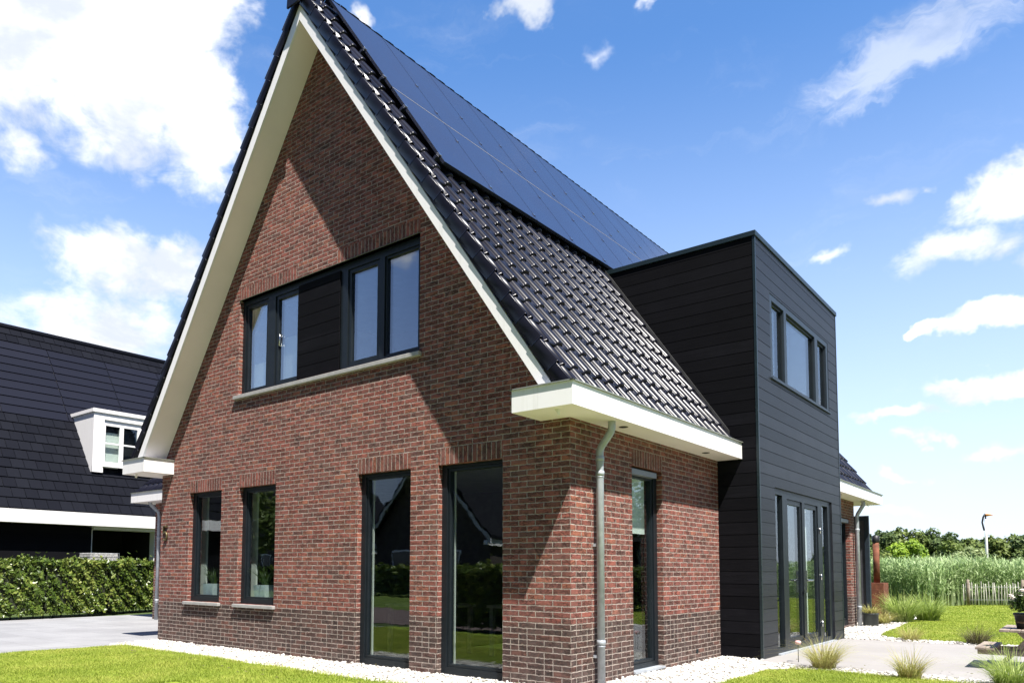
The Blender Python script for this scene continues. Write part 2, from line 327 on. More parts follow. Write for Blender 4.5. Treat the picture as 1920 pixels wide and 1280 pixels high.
CHEST = simple('chestnut_pale', (.52, .50, .45), .85, namt=.35, nscale=6, bstr=.4)
POTM = simple('dark_zinc_pot', (.05, .06, .06), .55, namt=.25)
FLOWER = leaf_mat('white_petals', (.7, .6, .55), (.8, .75, .7), (.85, .82, .8), .1, .6, 2)
GREENL = leaf_mat('pot_plant_leaves', (.02, .05, .01), (.05, .09, .015), (.10, .15, .03), .2, .4, 3)
ORANGE = simple('orange_cloth', (.75, .28, .05), .8, namt=.1)
GABI = simple('gabion_stone', (.36, .35, .34), .9, namt=.55, nscale=24, bscale=40, bstr=1)

# ------------------------------------------------------------------ mesh helpers
class MB:
    def __init__(s): s.v = []; s.f = []; s.mi = []; s.sm = []
    def poly(s, pts, mi=0, sm=False):
        b = len(s.v); s.v += [tuple(p) for p in pts]; s.f.append(tuple(range(b, b+len(pts)))); s.mi.append(mi); s.sm.append(sm)
    def box(s, x0, x1, y0, y1, z0, z1, mi=0):
        b = len(s.v)
        s.v += [(x0,y0,z0),(x1,y0,z0),(x1,y1,z0),(x0,y1,z0),(x0,y0,z1),(x1,y0,z1),(x1,y1,z1),(x0,y1,z1)]
        for q in ((0,3,2,1),(4,5,6,7),(0,1,5,4),(1,2,6,5),(2,3,7,6),(3,0,4,7)): s.f.append(tuple(b+i for i in q)); s.mi.append(mi); s.sm.append(False)
    def prism(s, prof, fn, a, b_, mi=0):
        """prof: 2D loop, fn(p, t) -> xyz; extrude between t=a and t=b_"""
        n = len(prof); k = len(s.v)
        s.v += [tuple(fn(p, a)) for p in prof]+[tuple(fn(p, b_)) for p in prof]
        s.f.append(tuple(k+i for i in range(n))[::-1]); s.f.append(tuple(k+n+i for i in range(n)))
        for i in range(n): s.f.append((k+i, k+(i+1) % n, k+n+(i+1) % n, k+n+i))
        s.mi += [mi]*(n+2); s.sm += [False]*(n+2)
    def tube(s, path, rad, seg=12, mi=0, cap=True):
        path = [Vector(p) for p in path]; rads = rad if isinstance(rad, (list, tuple)) else [rad]*len(path)
        k = len(s.v); pn = None
        for i, p in enumerate(path):
            d = (path[min(i+1, len(path)-1)]-path[max(i-1, 0)]).normalized()
            a = d.orthogonal().normalized() if pn is None else (pn-d*pn.dot(d)).normalized(); pn = a; b = d.cross(a)
            for j in range(seg):
                th = 2*math.pi*j/seg; s.v.append(tuple(p+(a*math.cos(th)+b*math.sin(th))*rads[i]))
        for i in range(len(path)-1):
            for j in range(seg):
                s.f.append((k+i*seg+j, k+i*seg+(j+1) % seg, k+(i+1)*seg+(j+1) % seg, k+(i+1)*seg+j)); s.mi.append(mi); s.sm.append(True)
        if cap:
            e = k+(len(path)-1)*seg
            s.f.append(tuple(k+j for j in range(seg))[::-1]); s.f.append(tuple(e+j for j in range(seg))); s.mi += [mi, mi]; s.sm += [False, False]
    def build(s, name, mats, parent=None, bevel=0):
        me = bpy.data.meshes.new(name); me.from_pydata(s.v, [], s.f)
        for m_ in (mats if isinstance(mats, (list, tuple)) else [mats]): me.materials.append(m_)
        me.polygons.foreach_set('material_index', s.mi); me.polygons.foreach_set('use_smooth', s.sm); me.update()
        o = bpy.data.objects.new(name, me); COL.objects.link(o)
        if parent: o.parent = parent; o.matrix_parent_inverse = parent.matrix_world.inverted() if False else Matrix.Translation(-Vector(parent.location)) if parent.type == 'EMPTY' and not parent.parent else Matrix.Identity(4)
        if bevel:
            bv = o.modifiers.new('bevel', 'BEVEL'); bv.width = bevel; bv.segments = 2; bv.limit_method = 'ANGLE'; bv.angle_limit = R(40)
        return o
def raw(name, V, Fq, mats, parent=None, smooth=False, mi=None):
    """fast mesh from numpy: V (n,3), Fq (m,k)"""
    me = bpy.data.meshes.new(name); V = np.asarray(V, np.float32); Fq = np.asarray(Fq, np.int32); k = Fq.shape[1]
    me.vertices.add(len(V)); me.vertices.foreach_set('co', V.ravel())
    me.loops.add(Fq.size); me.loops.foreach_set('vertex_index', Fq.ravel())
    me.polygons.add(len(Fq)); me.polygons.foreach_set('loop_start', np.arange(0, Fq.size, k, dtype=np.int32))
    me.polygons.foreach_set('use_smooth', np.full(len(Fq), smooth))
    for m_ in (mats if isinstance(mats, (list, tuple)) else [mats]): me.materials.append(m_)
    if mi is not None: me.polygons.foreach_set('material_index', np.asarray(mi, np.int32))
    me.update(calc_edges=True); me.validate()
    o = bpy.data.objects.new(name, me); COL.objects.link(o)
    if parent: o.parent = parent; o.matrix_parent_inverse = Matrix.Translation(-Vector(parent.location)) if not parent.parent else Matrix.Identity(4)
    return o
def tag(o, label=None, cat=None, group=None, kind=None):
    if label: o['label'] = label
    if cat: o['category'] = cat
    if group: o['group'] = group
    if kind: o['kind'] = kind
    return o
def thing(name, loc, label, cat, group=None):
    o = bpy.data.objects.new(name, None); COL.objects.link(o); o.location = loc; o.empty_display_size = .2
    return tag(o, label, cat, group)
def copy_tree(o, parent=None):
    c = o.copy(); COL.objects.link(c)
    if parent: c.parent = parent; c.matrix_parent_inverse = o.matrix_parent_inverse.copy()
    for ch in list(o.children): copy_tree(ch, c)
    return c

def clip(poly, a, b, c):   # keep a*u+b*v<=c
    out = []
    for i in range(len(poly)):
        p, q = poly[i], poly[(i+1) % len(poly)]
        dp, dq = a*p[0]+b*p[1]-c, a*q[0]+b*q[1]-c
        if dp <= 0: out.append(p)
        if (dp < 0 < dq) or (dq < 0 < dp):
            t = dp/(dp-dq); out.append((p[0]+t*(q[0]-p[0]), p[1]+t*(q[1]-p[1])))
    return out
def cells(u0, u1, v0, v1, holes, clips=()):
    us = sorted({u0, u1, *[h[i] for h in holes for i in (0, 1) if u0 < h[i] < u1]}); vs_ = sorted({v0, v1, *[h[i] for h in holes for i in (2, 3) if v0 < h[i] < v1]})
    for i in range(len(us)-1):
        for j in range(len(vs_)-1):
            cu, cv = (us[i]+us[i+1])/2, (vs_[j]+vs_[j+1])/2
            if any(h[0] < cu < h[1] and h[2] < cv < h[3] for h in holes): continue
            p = [(us[i], vs_[j]), (us[i+1], vs_[j]), (us[i+1], vs_[j+1]), (us[i], vs_[j+1])]
            for c_ in clips: p = clip(p, *c_) if p else p
            if len(p) >= 3: yield p
def planeY(c, s=1):   # faces -Y; depth d goes +Y
    return lambda u, v, d: (u, c+s*d, v)
def planeX(c, s=1):   # faces +X; depth d goes -X
    return lambda u, v, d: (c-s*d, u, v)
def wall(mb, P, u0, u1, v0, v1, holes, clips=(), reveal=.12, skip=()):
    for p in cells(u0, u1, v0, v1, list(holes)+list(skip), clips): mb.poly([P(a, b, 0) for a, b in p])
    for (a, b, c, d) in holes:
        for q in (((a, c), (a, d)), ((b, d), (b, c)), ((a, d), (b, d)), ((b, c), (a, c))):
            (p0, p1), (p2, p3) = q; mb.poly([P(p0, p1, 0), P(p2, p3, 0), P(p2, p3, reveal), P(p0, p1, reveal)])

def window(P, rect, lights, parent, name='window', fm=None, gl=None, d0=.08, label=None, gdepth=.05, sdep=.018):
    """rect: opening; lights: (u0,u1,v0,v1,sash width or 0). frame plate, sash plates, glass boxes"""
    fm = fm or FRAME; gl = gl or GLASS
    mb = MB(); u0, u1, v0, v1 = rect
    hs = [(l[0]-l[4], l[1]+l[4], l[2]-l[4], l[3]+l[4]) for l in lights]
    dF = d0+gdepth
    for p in cells(u0, u1, v0, v1, hs): mb.poly([P(a, b, d0) for a, b in p])
    for (a, b, c, d) in hs:
        for (p0, p1), (p2, p3) in (((a, c), (a, d)), ((b, d), (b, c)), ((a, d), (b, d)), ((b, c), (a, c))):
            mb.poly([P(p0, p1, d0), P(p2, p3, d0), P(p2, p3, dF+.05), P(p0, p1, dF+.05)])
    fr = mb.build(name, fm, parent)
    if label: fr['label'] = label
    for l, h in zip(lights, hs):
        if l[4] > .025:
            sb = MB(); g = [(l[0], l[1], l[2], l[3])]
            for p in cells(h[0]+.003, h[1]-.003, h[2]+.003, h[3]-.003, g): sb.poly([P(a, b, d0+sdep) for a, b in p])
            a, b, c, d = g[0]
            for (p0, p1), (p2, p3) in (((a, c), (a, d)), ((b, d), (b, c)), ((a, d), (b, d)), ((b, c), (a, c))):
                sb.poly([P(p0, p1, d0+sdep), P(p2, p3, d0+sdep), P(p2, p3, dF+.045), P(p0, p1, dF+.045)])
            sb.build('sash', FRAME if fm is FRAMEG else fm, fr)
        gb = MB(); a, b, c, d = l[0]-.006, l[1]+.006, l[2]-.006, l[3]+.006
        pr = [P(a, c, dF), P(b, c, dF), P(b, d, dF), P(a, d, dF)]; bk = [P(a, c, dF+.022), P(b, c, dF+.022), P(b, d, dF+.022), P(a, d, dF+.022)]
        gb.poly(pr); gb.poly(bk[::-1])
        for i in range(4): gb.poly([pr[i], bk[i], bk[(i+1) % 4], pr[(i+1) % 4]])
        gb.build('glass', gl, fr)
    return fr

# ------------------------------------------------------------------ dimensions of the house
WL, C0 = -8.294, -4.147
SL = 1.451; APEX = 9.224; KB = 3.207            # bargeboard top line z = KB - SL*x on the right slope
OH, YE, YB, BX, BZ = -.436, 4.117, 8.644, .60, 6.178
YR, YEND = 12.45, 13.55
def kz(k, x): return k-SL*x                      # right slope height for plane constant k
def mx_(x): return 2*C0-x                        # mirror to left slope
A = math.atan(SL); ca, sa = math.cos(A), math.sin(A)

house = thing('brick_house', (0, 0, 0), 'steep gabled red brick house with black tiled roof and black timber extension', 'house')

# --- gable wall
kw = 2.985
wins = dict(w1=(-7.399, -6.454, .705, 2.50), w2=(-5.977, -5.045, .705, 2.50), w3=(-3.270, -2.306, 0, 2.50), w4=(-1.849, -.88, 0, 2.50), up=(-6.077, -2.178, 3.973, 5.482))
sold = [(-7.399, -6.454, 2.50, 2.6965), (-5.977, -5.045, 2.50, 2.6965), (-3.270, -2.306, 2.50, 2.6965), (-1.849, -.88, 2.50, 2.6965), (-6.077, -4.64, 5.482, 5.680), (-3.76, -2.178, 5.482, 5.680)]
mb = MB(); Pg = planeY(0)
clips = [(SL, 1, kw), (-SL, 1, kw-SL*2*C0)]
wall(mb, Pg, WL, 0, -.1, 9.2, list(wins.values()), clips, .14, sold)
mb.build('wall', BR, house)['label'] = 'sunlit gable wall of red brick facing the lawn'
for s_ in sold:
    q = MB(); a, b, c, d = s_; q.poly([Pg(a, c, 0), Pg(b, c, 0), Pg(b, d, 0), Pg(a, d, 0)]); q.build('soldier_course', BRS, house)
# --- right wall, front part and rear part
Ps = planeX(0); ws = (1.396, 2.230, .03, 2.50); wr = (10.9, 12.02, .05, 2.45)
mb = MB(); wall(mb, Ps, 0, YE+.2, -.1, 3.0, [ws], (), .14, [(1.396, 2.23, 2.50, 2.6965)])
mb.build('wall', BR, house)
q = MB(); q.poly([Ps(1.396, 2.5, 0), Ps(2.23, 2.5, 0), Ps(2.23, 2.6965, 0), Ps(1.396, 2.6965, 0)]); q.build('soldier_course', BRS, house)
mb = MB(); wall(mb, Ps, YB-.2, YR, -.1, 3.0, [wr], (), .14)
mb.poly([(0, YR, -.1), (WL, YR, -.1), (WL, YR, 3.0), (C0, YR, 9.0), (0, YR, 3.0)])
mb.build('wall', BR, house)
mb = MB(); mb.poly([(WL, 0, -.1), (WL, 0, 3.0), (WL, YR, 3.0), (WL, YR, -.1)]); mb.build('wall', BR, house)
# --- side wing on the left
mb = MB(); XW = -13.7
mb.poly([(XW, 2.8, -.1), (WL, 2.8, -.1), (WL, 2.8, 2.9), (XW, 2.8, 2.9)]); mb.poly([(XW, 2.8, -.1), (XW, 2.8, 2.9), (XW, 9.5, 2.9), (XW, 9.5, -.1)])
mb.poly([(XW, 2.8, 2.9), (XW, 6.1, 6.0), (XW, 9.5, 2.9)])
mb.build('wall', BR, house)['label'] = 'brick wall of the low side wing behind the gable corner'

# --- windows of the gable
frU = 5.352; sb = .055
up = window(Pg, wins['up'], [(-5.953, -5.480, 4.055, frU, sb), (-5.190, -4.723, 4.075, frU-.02, sb), (-3.548, -3.035, 4.085, frU-.02, sb), (-2.850, -2.285, 4.06, frU, .03)], house, gl=GLASSU, d0=.07)
up['label'] = 'wide upper window band with two glazed pairs beside a black boarded panel'
mb = MB(); z = 3.985
k = 0
while z < 5.37:
    z1 = min(z+.187, 5.40); mb.box(-4.66, -3.745, .045, .085, z+.004, z1-.004); z += .187
mb.box(-4.66, -3.745, .06, .1, 3.975, 5.41); mb.build('boarded_panel', CLAD, up)
mb = MB(); mb.box(-6.077, -2.178, -.012, .07, 5.482, 5.490); mb.build('steel_lintel', simple('olive_steel', (.10, .10, .07), .6), up)
mb = MB(); mb.box(-6.14, -2.14, -.055, .08, 3.895, 3.952); mb.build('sill', STONE, up, .006)
mb = MB(); mb.tube([(-5.17, .17, 4.62), (-5.17, .13, 4.62), (-5.17, .10, 4.62), (-5.16, .10, 4.74), (-5.17, .10, 4.80)], .012, 8); mb.build('handle', SILV, up)
for a, b, c, d in ((-6.02, -5.70, 4.0, 4.50), (-5.27, -4.95, 4.0, 4.78)):
    mb = MB(); mb.box(a, b, .26, .275, c, d); mb.build('blind', CURT, up)
for nm in ('w1', 'w2'):
    a, b, c, d = wins[nm]
    wn_ = window(Pg, wins[nm], [(a+.125, b-.04, c+.11, d-.08, .032)], house, d0=.075)
    mb = MB(); mb.box(a-.045, b+.04, -.055, .085, c-.052, c-.003); mb.build('sill', STONE, wn_, .005)
    mb = MB(); mb.box(a-.14, a+.02, .33, .36, c, 2.6); mb.build('curtain_or_reflection_strip', CURT, wn_)
    mb = MB(); mb.box(a-.05, b+.05, .19, .42, c-.05, c+.035); mb.build('inner_sill', WHITE, wn_)
for nm in ('w3', 'w4'):
    a, b, c, d = wins[nm]
    wn_ = window(Pg, wins[nm], [(a+.115, b-.03, c+.125, d-.075, .034)], house, d0=.075)
    mb = MB(); mb.box(a+.078, a+.108, .20, .215, .08, 2.5); mb.build('curtain_or_reflection_strip', CURT, wn_)  # thin white strip added in place of the frame reveal's reflection
# --- window in the side wall with its screen box
a, b, c, d = ws
wn_ = window(Ps, ws, [(a+.08, b-.13, c+.12, d-.12, .035)], house, d0=.08)
mb = MB(); mb.box(-.10, .0-.02, a+.003, b-.12, 2.405, 2.47); mb.build('screen_box', SCREEN, wn_)
mb = MB(); mb.box(-.19, -.175, a+.1, b-.16, 1.70, 2.38); mb.build('blind', CURT, wn_)
mb = MB(); mb.box(-.30, -.28, a+.42, b-.35, .1, 1.7); mb.build('curtain_or_reflection_strip', CURT, wn_)
mb = MB(); mb.box(-.1, .025, a+.004, b-.02, .03, .055); mb.build('sill', ZINC, wn_)
wn_ = window(Ps, wr, [(wr[0]+.1, wr[1]-.1, .2, 2.3, .035)], house, d0=.09)
mb = MB(); mb.box(-.09, -.01, wr[0]+.01, wr[1]-.05, 2.34, 2.42); mb.build('screen_box', SCREEN, wn_)
# --- wall vents
for y_, z_ in ((3.258, .155), (.682, .15)):
    mb = MB(); mb.box(-.004, .006, y_-.03, y_+.03, z_-.026, z_+.026)
    for i in range(3): mb.box(.006, .010, y_-.026, y_+.026, z_-.02+i*.016, z_-.012+i*.016)
    mb.build('wall_vent', TRIM, house)
# --- house number 5
def curve_tube(mb, pts, r): mb.tube(pts, r, 8)
mb = MB(); nx, nz = -8.125, 1.84
th = [R(a_) for a_ in range(125, -136, -20)]
arc = [(nx+.005+.062*math.cos(t), -.022, nz-.045+.07*math.sin(t)) for t in th]
curve_tube(mb, [(nx+.06, -.022, nz+.125), (nx-.035, -.022, nz+.125), (nx-.045, -.022, nz+.02)], .017)
curve_tube(mb, [(nx-.045, -.022, nz+.02)]+arc, .017)
mb.build('house_number', BRONZE, house)
# --- bargeboards and soffits, both slopes, front and back
def slope_prism(mb, ka, kb_, x0, x1, y0, y1, left=False, mi=0):
    pts = [(x0, kz(ka, x0)), (x1, kz(ka, x1)), (x1, kz(kb_, x1)), (x0, kz(kb_, x0))]
    f = (lambda p, t: (mx_(p[0]), t, p[1])) if left else (lambda p, t: (p[0], t, p[1]))
    mb.prism(pts, f, y0, y1, mi)
for left in (False, True):
    mb = MB(); slope_prism(mb, 2.98, KB, C0, .13, OH, OH+.035, left); mb.build('bargeboard', WHITE, house)
    mb = MB(); slope_prism(mb, 3.0, 3.035, C0, .02, OH+.03, .0, left); mb.build('soffit', CREAM, house)
    mb = MB(); slope_prism(mb, 2.98, KB, C0, .13, YEND-.235, YEND-.20, left); mb.build('bargeboard', WHITE, house)
    mb = MB(); slope_prism(mb, 3.04, 3.36, C0, .02, OH+.036, YEND-.236, left); mb.build('roof_deck', BLK, house)
# --- tiles
CW, CH = .25, .344
def tiles(left, y0, y1, rows, skip=None):
    """one slope of interlocking tiles; every tile is an island of the one roof mesh"""
    th_ = np.radians(np.array([14, 32, 52, 72, 90, 110, 132, 152])); us = np.concatenate([[0, .045, .09, .119], .182-.058*np.cos(th_), [.2495]]); hh = np.concatenate([[.004, 0., .001, .006], .051*np.sin(th_), [.006]])
    vs_ = [(-.003, -.030), (-.001, -.012), (.003, -.002), (.010, .005), (.020, .009), (.034, .010), (CH+.05, -.026)]
    nu = len(us); V = []; Q = []
    base = np.array([[j*nu+i, j*nu+i+1, (j+1)*nu+i+1, (j+1)*nu+i] for j in range(len(vs_)-1) for i in range(nu-1)])
    if not left: base = base[:, ::-1]
    n = 0; ny = int(round((y1-y0)/CW))
    for r_ in rows:
        for c_ in range(ny):
            yb = y0+c_*CW
            v0 = r_*CH
            if skip and skip(yb+CW/2, v0): continue
            jit = random.uniform(-.004, .004); jy = random.uniform(-.003, .003); tl = random.uniform(-.006, .006)
            for (v, h) in vs_:
                for i_, (u, hu) in enumerate(zip(us, hh)):
                    H = .036+h+hu+jit+tl*(u/.25)
                    vv = v0+v+(.004 if v < .01 and hu > .02 else 0)
                    # slope coordinate: start at x=xs on plane k0 and go up
                    x = XS-vv*ca+H*sa; z_ = ZS+vv*sa+H*ca
                    V.append((mx_(x) if left else x, yb+u+jy, z_))
            Q.append(base+n); n += nu*len(vs_)
    return raw('roof_tiles', V, np.vstack(Q), TILE, house, True)
K0 = 3.405; XS = .268; ZS = kz(K0, XS)
NR = int((C0*-1+XS)/ca/CH)
rows = range(0, NR+1)
t0 = -.2575
def skip_r(y, v): return YE+.02 < y < YB-.02 and XS-v*ca > -1.62
ny_all = t0+CW*53
tiles(False, t0, ny_all, rows, skip_r); tiles(True, t0, ny_all, rows)
# verge tiles, with a flap over the bargeboard
def verge(left, y, sgn):
    V = []; Q = []; n = 0
    prof = [(.012, -.078), (0, -.073), (0, .068), (.003, .076), (.010, .081), (.033, .082), (.052, .070), (.066, .047), (.082, .039), (.098, .048), (.116, .072), (.138, .082), (.160, .073), (.180, .048), (.203, .037)]
    L = len(prof)
    base = [[i+1, i, L+i, L+i+1] for i in range(L-1)]
    for r_ in rows:
        for k_, (v, dh) in enumerate(((-.004, 0.), (.004, .004), (CH+.03, -.032))):
            for (py, ph) in prof:
                H = ph+dh+(0 if k_ else -.006); vv = r_*CH+v
                x = XS-vv*ca+H*sa; z_ = ZS+vv*sa+H*ca
                V.append((mx_(x) if left else x, y+sgn*(py+(.004 if k_ == 2 else 0)), z_))
        q = np.array(base+[[a_+L for a_ in b_] for b_ in base]); 
        Q.append(q+n)
        # front lip
        n0 = n
        n += 3*L
        for (py, ph) in prof:
            H = max(ph-.05, -.078); vv = r_*CH-.002
            x = XS-vv*ca+H*sa; z_ = ZS+vv*sa+H*ca; V.append((mx_(x) if left else x, y+sgn*(py+.012), z_))
        Q.append(np.array([[n+i, n+i+1, n0+i+1, n0+i] for i in range(L-1)])); n += L
    return raw('verge_tiles', V, np.vstack(Q), TILE, house, True)
for left in (False, True):
    verge(left, t0-.2015, 1); verge(left, ny_all+.2, -1)
# ridge tiles
V = []; Q = []; n = 0; RZ = kz(K0, C0)-.075
yy = OH-.13; first = True
while yy < YEND-.3:
    for (dy, rr) in ((0, .118), (.004, .126), (.03, .128), (.44, .116)):
        for j in range(9):
            th_ = R(-12+204*j/8); V.append((C0+rr*math.cos(th_), yy+dy, RZ+.93*rr*math.sin(th_)))
    for k_ in range(3):
        Q += [[n+k_*9+j, n+k_*9+j+1, n+(k_+1)*9+j+1, n+(k_+1)*9+j] for j in range(8)]
    n += 36; yy += .41
raw('ridge_tiles', V, np.array(Q), TILE, house, True)
mb = MB(); mb.prism([(C0+.118*math.cos(R(-12+204*j/10)), RZ+.11*math.sin(R(-12+204*j/10))) for j in range(11)]+[(C0-.13, RZ-.2), (C0+.13, RZ-.2)], lambda p, t: (p[0], t, p[1]), OH-.128, OH-.10); mb.build('ridge_end_cap', TILE, house)
# --- eave boxes
def eave(pts, zb, zt, name='eave_box'):
    mb = MB(); n = len(pts); k = 0
    mb.poly([(x, y, zb) for x, y in pts][::-1], 1); mb.poly([(x, y, zt-.012) for x, y in pts], 2)
    for i in range(n):
        (x0, y0), (x1, y1) = pts[i], pts[(i+1) % n]; mb.poly([(x0, y0, zb), (x1, y1, zb), (x1, y1, zt), (x0, y0, zt)])
    return mb.build(name, [WHITE, CREAM, ZINC], house)
def rim(pts, z, mb, d=.02):
    for (x0, y0), (x1, y1) in zip(pts[:-1], pts[1:]):
        a = Vector((x0, y0)); b = Vector((x1, y1)); t_ = (b-a).normalized(); nrm = Vector((t_.y, -t_.x))
        p = [a-t_*d+nrm*d, b+t_*d+nrm*d, b+t_*d-nrm*d, a-t_*d-nrm*d]
        mb.prism([tuple(q_) for q_ in p], lambda q_, tt: (q_[0], q_[1], tt), z, z+.012)
        z += .0013
BI, BO, BF, ZT, ZB = -.366, .362, -.541, 3.086, 2.855
right = [(BI, BF), (BO, BF), (BO, YE), (0, YE), (0, 0), (BI, 0)]
eave(right, ZB, ZT); mb = MB(); rim([(BI, 0), (BI, BF), (BO, BF), (BO, YE)], ZT, mb); mb.build('gutter_trim', ZTRIM, house)
lft = [(mx_(x), y) for x, y in [(BI, BF), (BO, BF), (BO, YR), (0, YR), (0, 0), (BI, 0)]][::-1]
eave(lft, ZB, ZT); mb = MB(); rim([(mx_(BO), 2.3), (mx_(BO), BF), (mx_(BI), BF), (mx_(BI), 0)], ZT, mb); mb.build('gutter_trim', ZTRIM, house)
rear = [(BO, YB), (BO, YEND+.15), (BI, YEND+.15), (BI, YR), (0, YR), (0, YB)]
eave(rear, ZB, ZT); mb = MB(); rim([(BO, YB), (BO, YEND+.15), (BI, YEND+.15)], ZT, mb); mb.build('gutter_trim', ZTRIM, house)
wing = [(-14.1, 2.36), (-8.66, 2.36), (-8.66, 2.8), (-13.7, 2.8), (-13.7, 9.5), (-14.1, 9.5)]
eave(wing, ZB, ZT); mb = MB(); rim([(-14.1, 2.9), (-14.1, 2.36), (-8.7, 2.36)], ZT, mb); mb.build('gutter_trim', ZTRIM, house)
# wing roof tiles (slope rising to the back)
V = []; Q = []; n = 0; cw_, sw_ = math.cos(R(42)), math.sin(R(42))
us = np.linspace(0, .25, 9); hh = .045*np.clip(np.sin((us-.11)/.14*math.pi), 0, 1)*(us > .11)
for r_ in range(13):
    for c_ in range(22):
        for (v, h) in ((0, -.03), (.008, .004), (CH+.05, -.03)):
            for u, hu in zip(us, hh):
                H = .05+h+hu; vv = r_*CH+v; V.append((-14.1+c_*.25+u, 2.42+vv*cw_-H*sw_, 3.05+vv*sw_+H*cw_))
        for k_ in range(2): Q += [[n+k_*9+i, n+k_*9+i+1, n+(k_+1)*9+i+1, n+(k_+1)*9+i] for i in range(8)]
        n += 27
raw('roof_tiles', V, np.array(Q), TILE, house, True)
mb = MB(); mb.poly([(-14.1, 2.45, 3.05), (WL, 2.45, 3.05), (WL, 6.1, 6.3), (-14.1, 6.1, 6.3)]); mb.poly([(-14.1, 9.5, 3.05), (WL, 9.5, 3.05), (WL, 6.1, 6.3), (-14.1, 6.1, 6.3)]); mb.build('roof_deck', BLK, house)
# --- recessed eave lights
for (x_, y_) in ((.18, .852), (.18, 3.235), (.18, 10.4), (.18, 12.469)):
    mb = MB(); mb.tube([(x_, y_, ZB-.004), (x_, y_, ZB+.02)], .052, 20); mb.tube([(x_, y_, ZB-.008), (x_, y_, ZB-.003)], .036, 20, 1); mb.build('eave_light', [BRONZE, BLK], house)
# --- downpipes
def downpipe(path, cols, r=.041):
    mb = MB(); mb.tube(path, r, 18)
    for (x_, y_, z_) in cols:
        mb.tube([(x_, y_, z_-.03), (x_, y_, z_-.028), (x_, y_, z_+.02), (x_, y_, z_+.024)], [r, r+.007, r+.007, r], 18); mb.tube([(x_, y_, z_-.05), (x_, y_, z_-.048), (x_, y_, z_-.038), (x_, y_, z_-.036)], [r, r+.004, r+.004, r], 18)
    return mb.build('downpipe', ZINC, house)
xp = .085
downpipe([(.235, .48, 2.87), (.235, .48, 2.79), (.225, .48, 2.75), (.215, .48, 2.73), (.11, .48, 2.60), (.09, .48, 2.56), (xp, .48, 2.52), (xp, .48, 0)], [(xp, .48, 2.30), (xp, .48, .47), (xp, .48, 2.46)])
for z_ in (1.5, .3):
    mb = MB(); mb.box(0, .045, .46, .50, z_, z_+.03); mb.build('pipe_bracket', ZINC, house)
downpipe([(.24, 12.27, 2.87), (.24, 12.27, 2.76), (.12, 12.27, 2.56), (.10, 12.27, 2.5), (.10, 12.27, 0)], [(.10, 12.27, 2.2), (.10, 12.27, .45)])
downpipe([(-13.55, 2.55, 2.87), (-13.5, 2.58, 2.78), (-13.38, 2.70, 2.62), (-13.36, 2.715, 2.5), (-13.36, 2.715, 0)], [(-13.36, 2.715, 2.0), (-13.36, 2.715, .47)])
# --- timber extension
ext_l = (4.7967, 8.0121, .012, 2.4935); ext_u = (4.7443, 8.031, 4.139, 5.4375)
def boards(mb, P, u0, u1, v0, v1, holes, clips=(), pitch=.1765, g=.0045):
    vz = v0; i = 0
    while vz < v1-.01:
        t_ = min(vz+pitch, v1)
        hh_ = [h for h in holes if h[2] < t_-g and h[3] > vz+g]
        for p in cells(u0, u1, vz+g, t_-g, hh_, clips): mb.poly([P(a, b, -.0) for a, b in p])
        for p in cells(u0, u1, t_-g, t_+g if t_ < v1 else t_, holes, clips): mb.poly([P(a, b, .009) for a, b in p])
        # board edges (top and bottom lips of the groove)
        segs = [(u0, u1)]
        for h in hh_:
            ns = []
            for a, b in segs:
                if h[1] <= a or h[0] >= b: ns.append((a, b)); continue
                if h[0] > a: ns.append((a, h[0]))
                if h[1] < b: ns.append((h[1], b))
            segs = ns
        for a, b in segs:
            for zz in (vz+g, t_-g):
                aa = a
                if clips: aa = max(a, (clips[0][2]-clips[0][1]*zz)/clips[0][0])
                if aa < b: mb.poly([P(aa, zz, 0), P(b, zz, 0), P(b, zz, .012), P(aa, zz, .012)])
        vz = t_
mb = MB(); Pe = planeX(BX)
boards(mb, Pe, YE+.03, YB-.03, 0, BZ-.075, [ext_l, ext_u])
for (a, b, c, d) in (ext_l, ext_u):
    for (p0, p1), (p2, p3) in (((a, c), (a, d)), ((b, d), (b, c)), ((a, d), (b, d)), ((b, c), (a, c))): mb.poly([Pe(p0, p1, 0), Pe(p2, p3, 0), Pe(p2, p3, .05), Pe(p0, p1, .05)])
mb.build('cladding', CLADLIT, house)['label'] = 'board clad front of the extension with doors and upper window'
Pf = planeY(YE)
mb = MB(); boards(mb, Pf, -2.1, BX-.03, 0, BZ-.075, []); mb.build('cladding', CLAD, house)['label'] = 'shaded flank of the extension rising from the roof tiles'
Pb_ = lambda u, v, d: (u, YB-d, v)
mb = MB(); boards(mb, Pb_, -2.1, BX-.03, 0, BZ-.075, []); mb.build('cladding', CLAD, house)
for (x_, y_) in ((BX, YE), (BX, YB)): 
    mb = MB(); s1 = 1 if y_ == YE else -1
    mb.box(BX-.032, BX+.006, min(y_-.006*s1, y_+.032*s1), max(y_-.006*s1, y_+.032*s1), 0, BZ-.06)
    mb.build('corner_trim', TRIM, house, .002)
mb = MB(); mb.box(-2.25, BX+.022, YE-.022, YE+.09, BZ-.075, BZ); mb.box(BX-.09, BX+.022, YE+.09, YB-.09, BZ-.075, BZ); mb.box(-2.25, BX+.022, YB-.09, YB+.022, BZ-.075, BZ); mb.build('roof_edge_trim', TRIM, house, .004)
mb = MB(); mb.poly([(-2.25, YE, BZ-.05), (BX, YE, BZ-.05), (BX, YB, BZ-.05), (-2.25, YB, BZ-.05)]); mb.build('flat_roof', BLK, house)
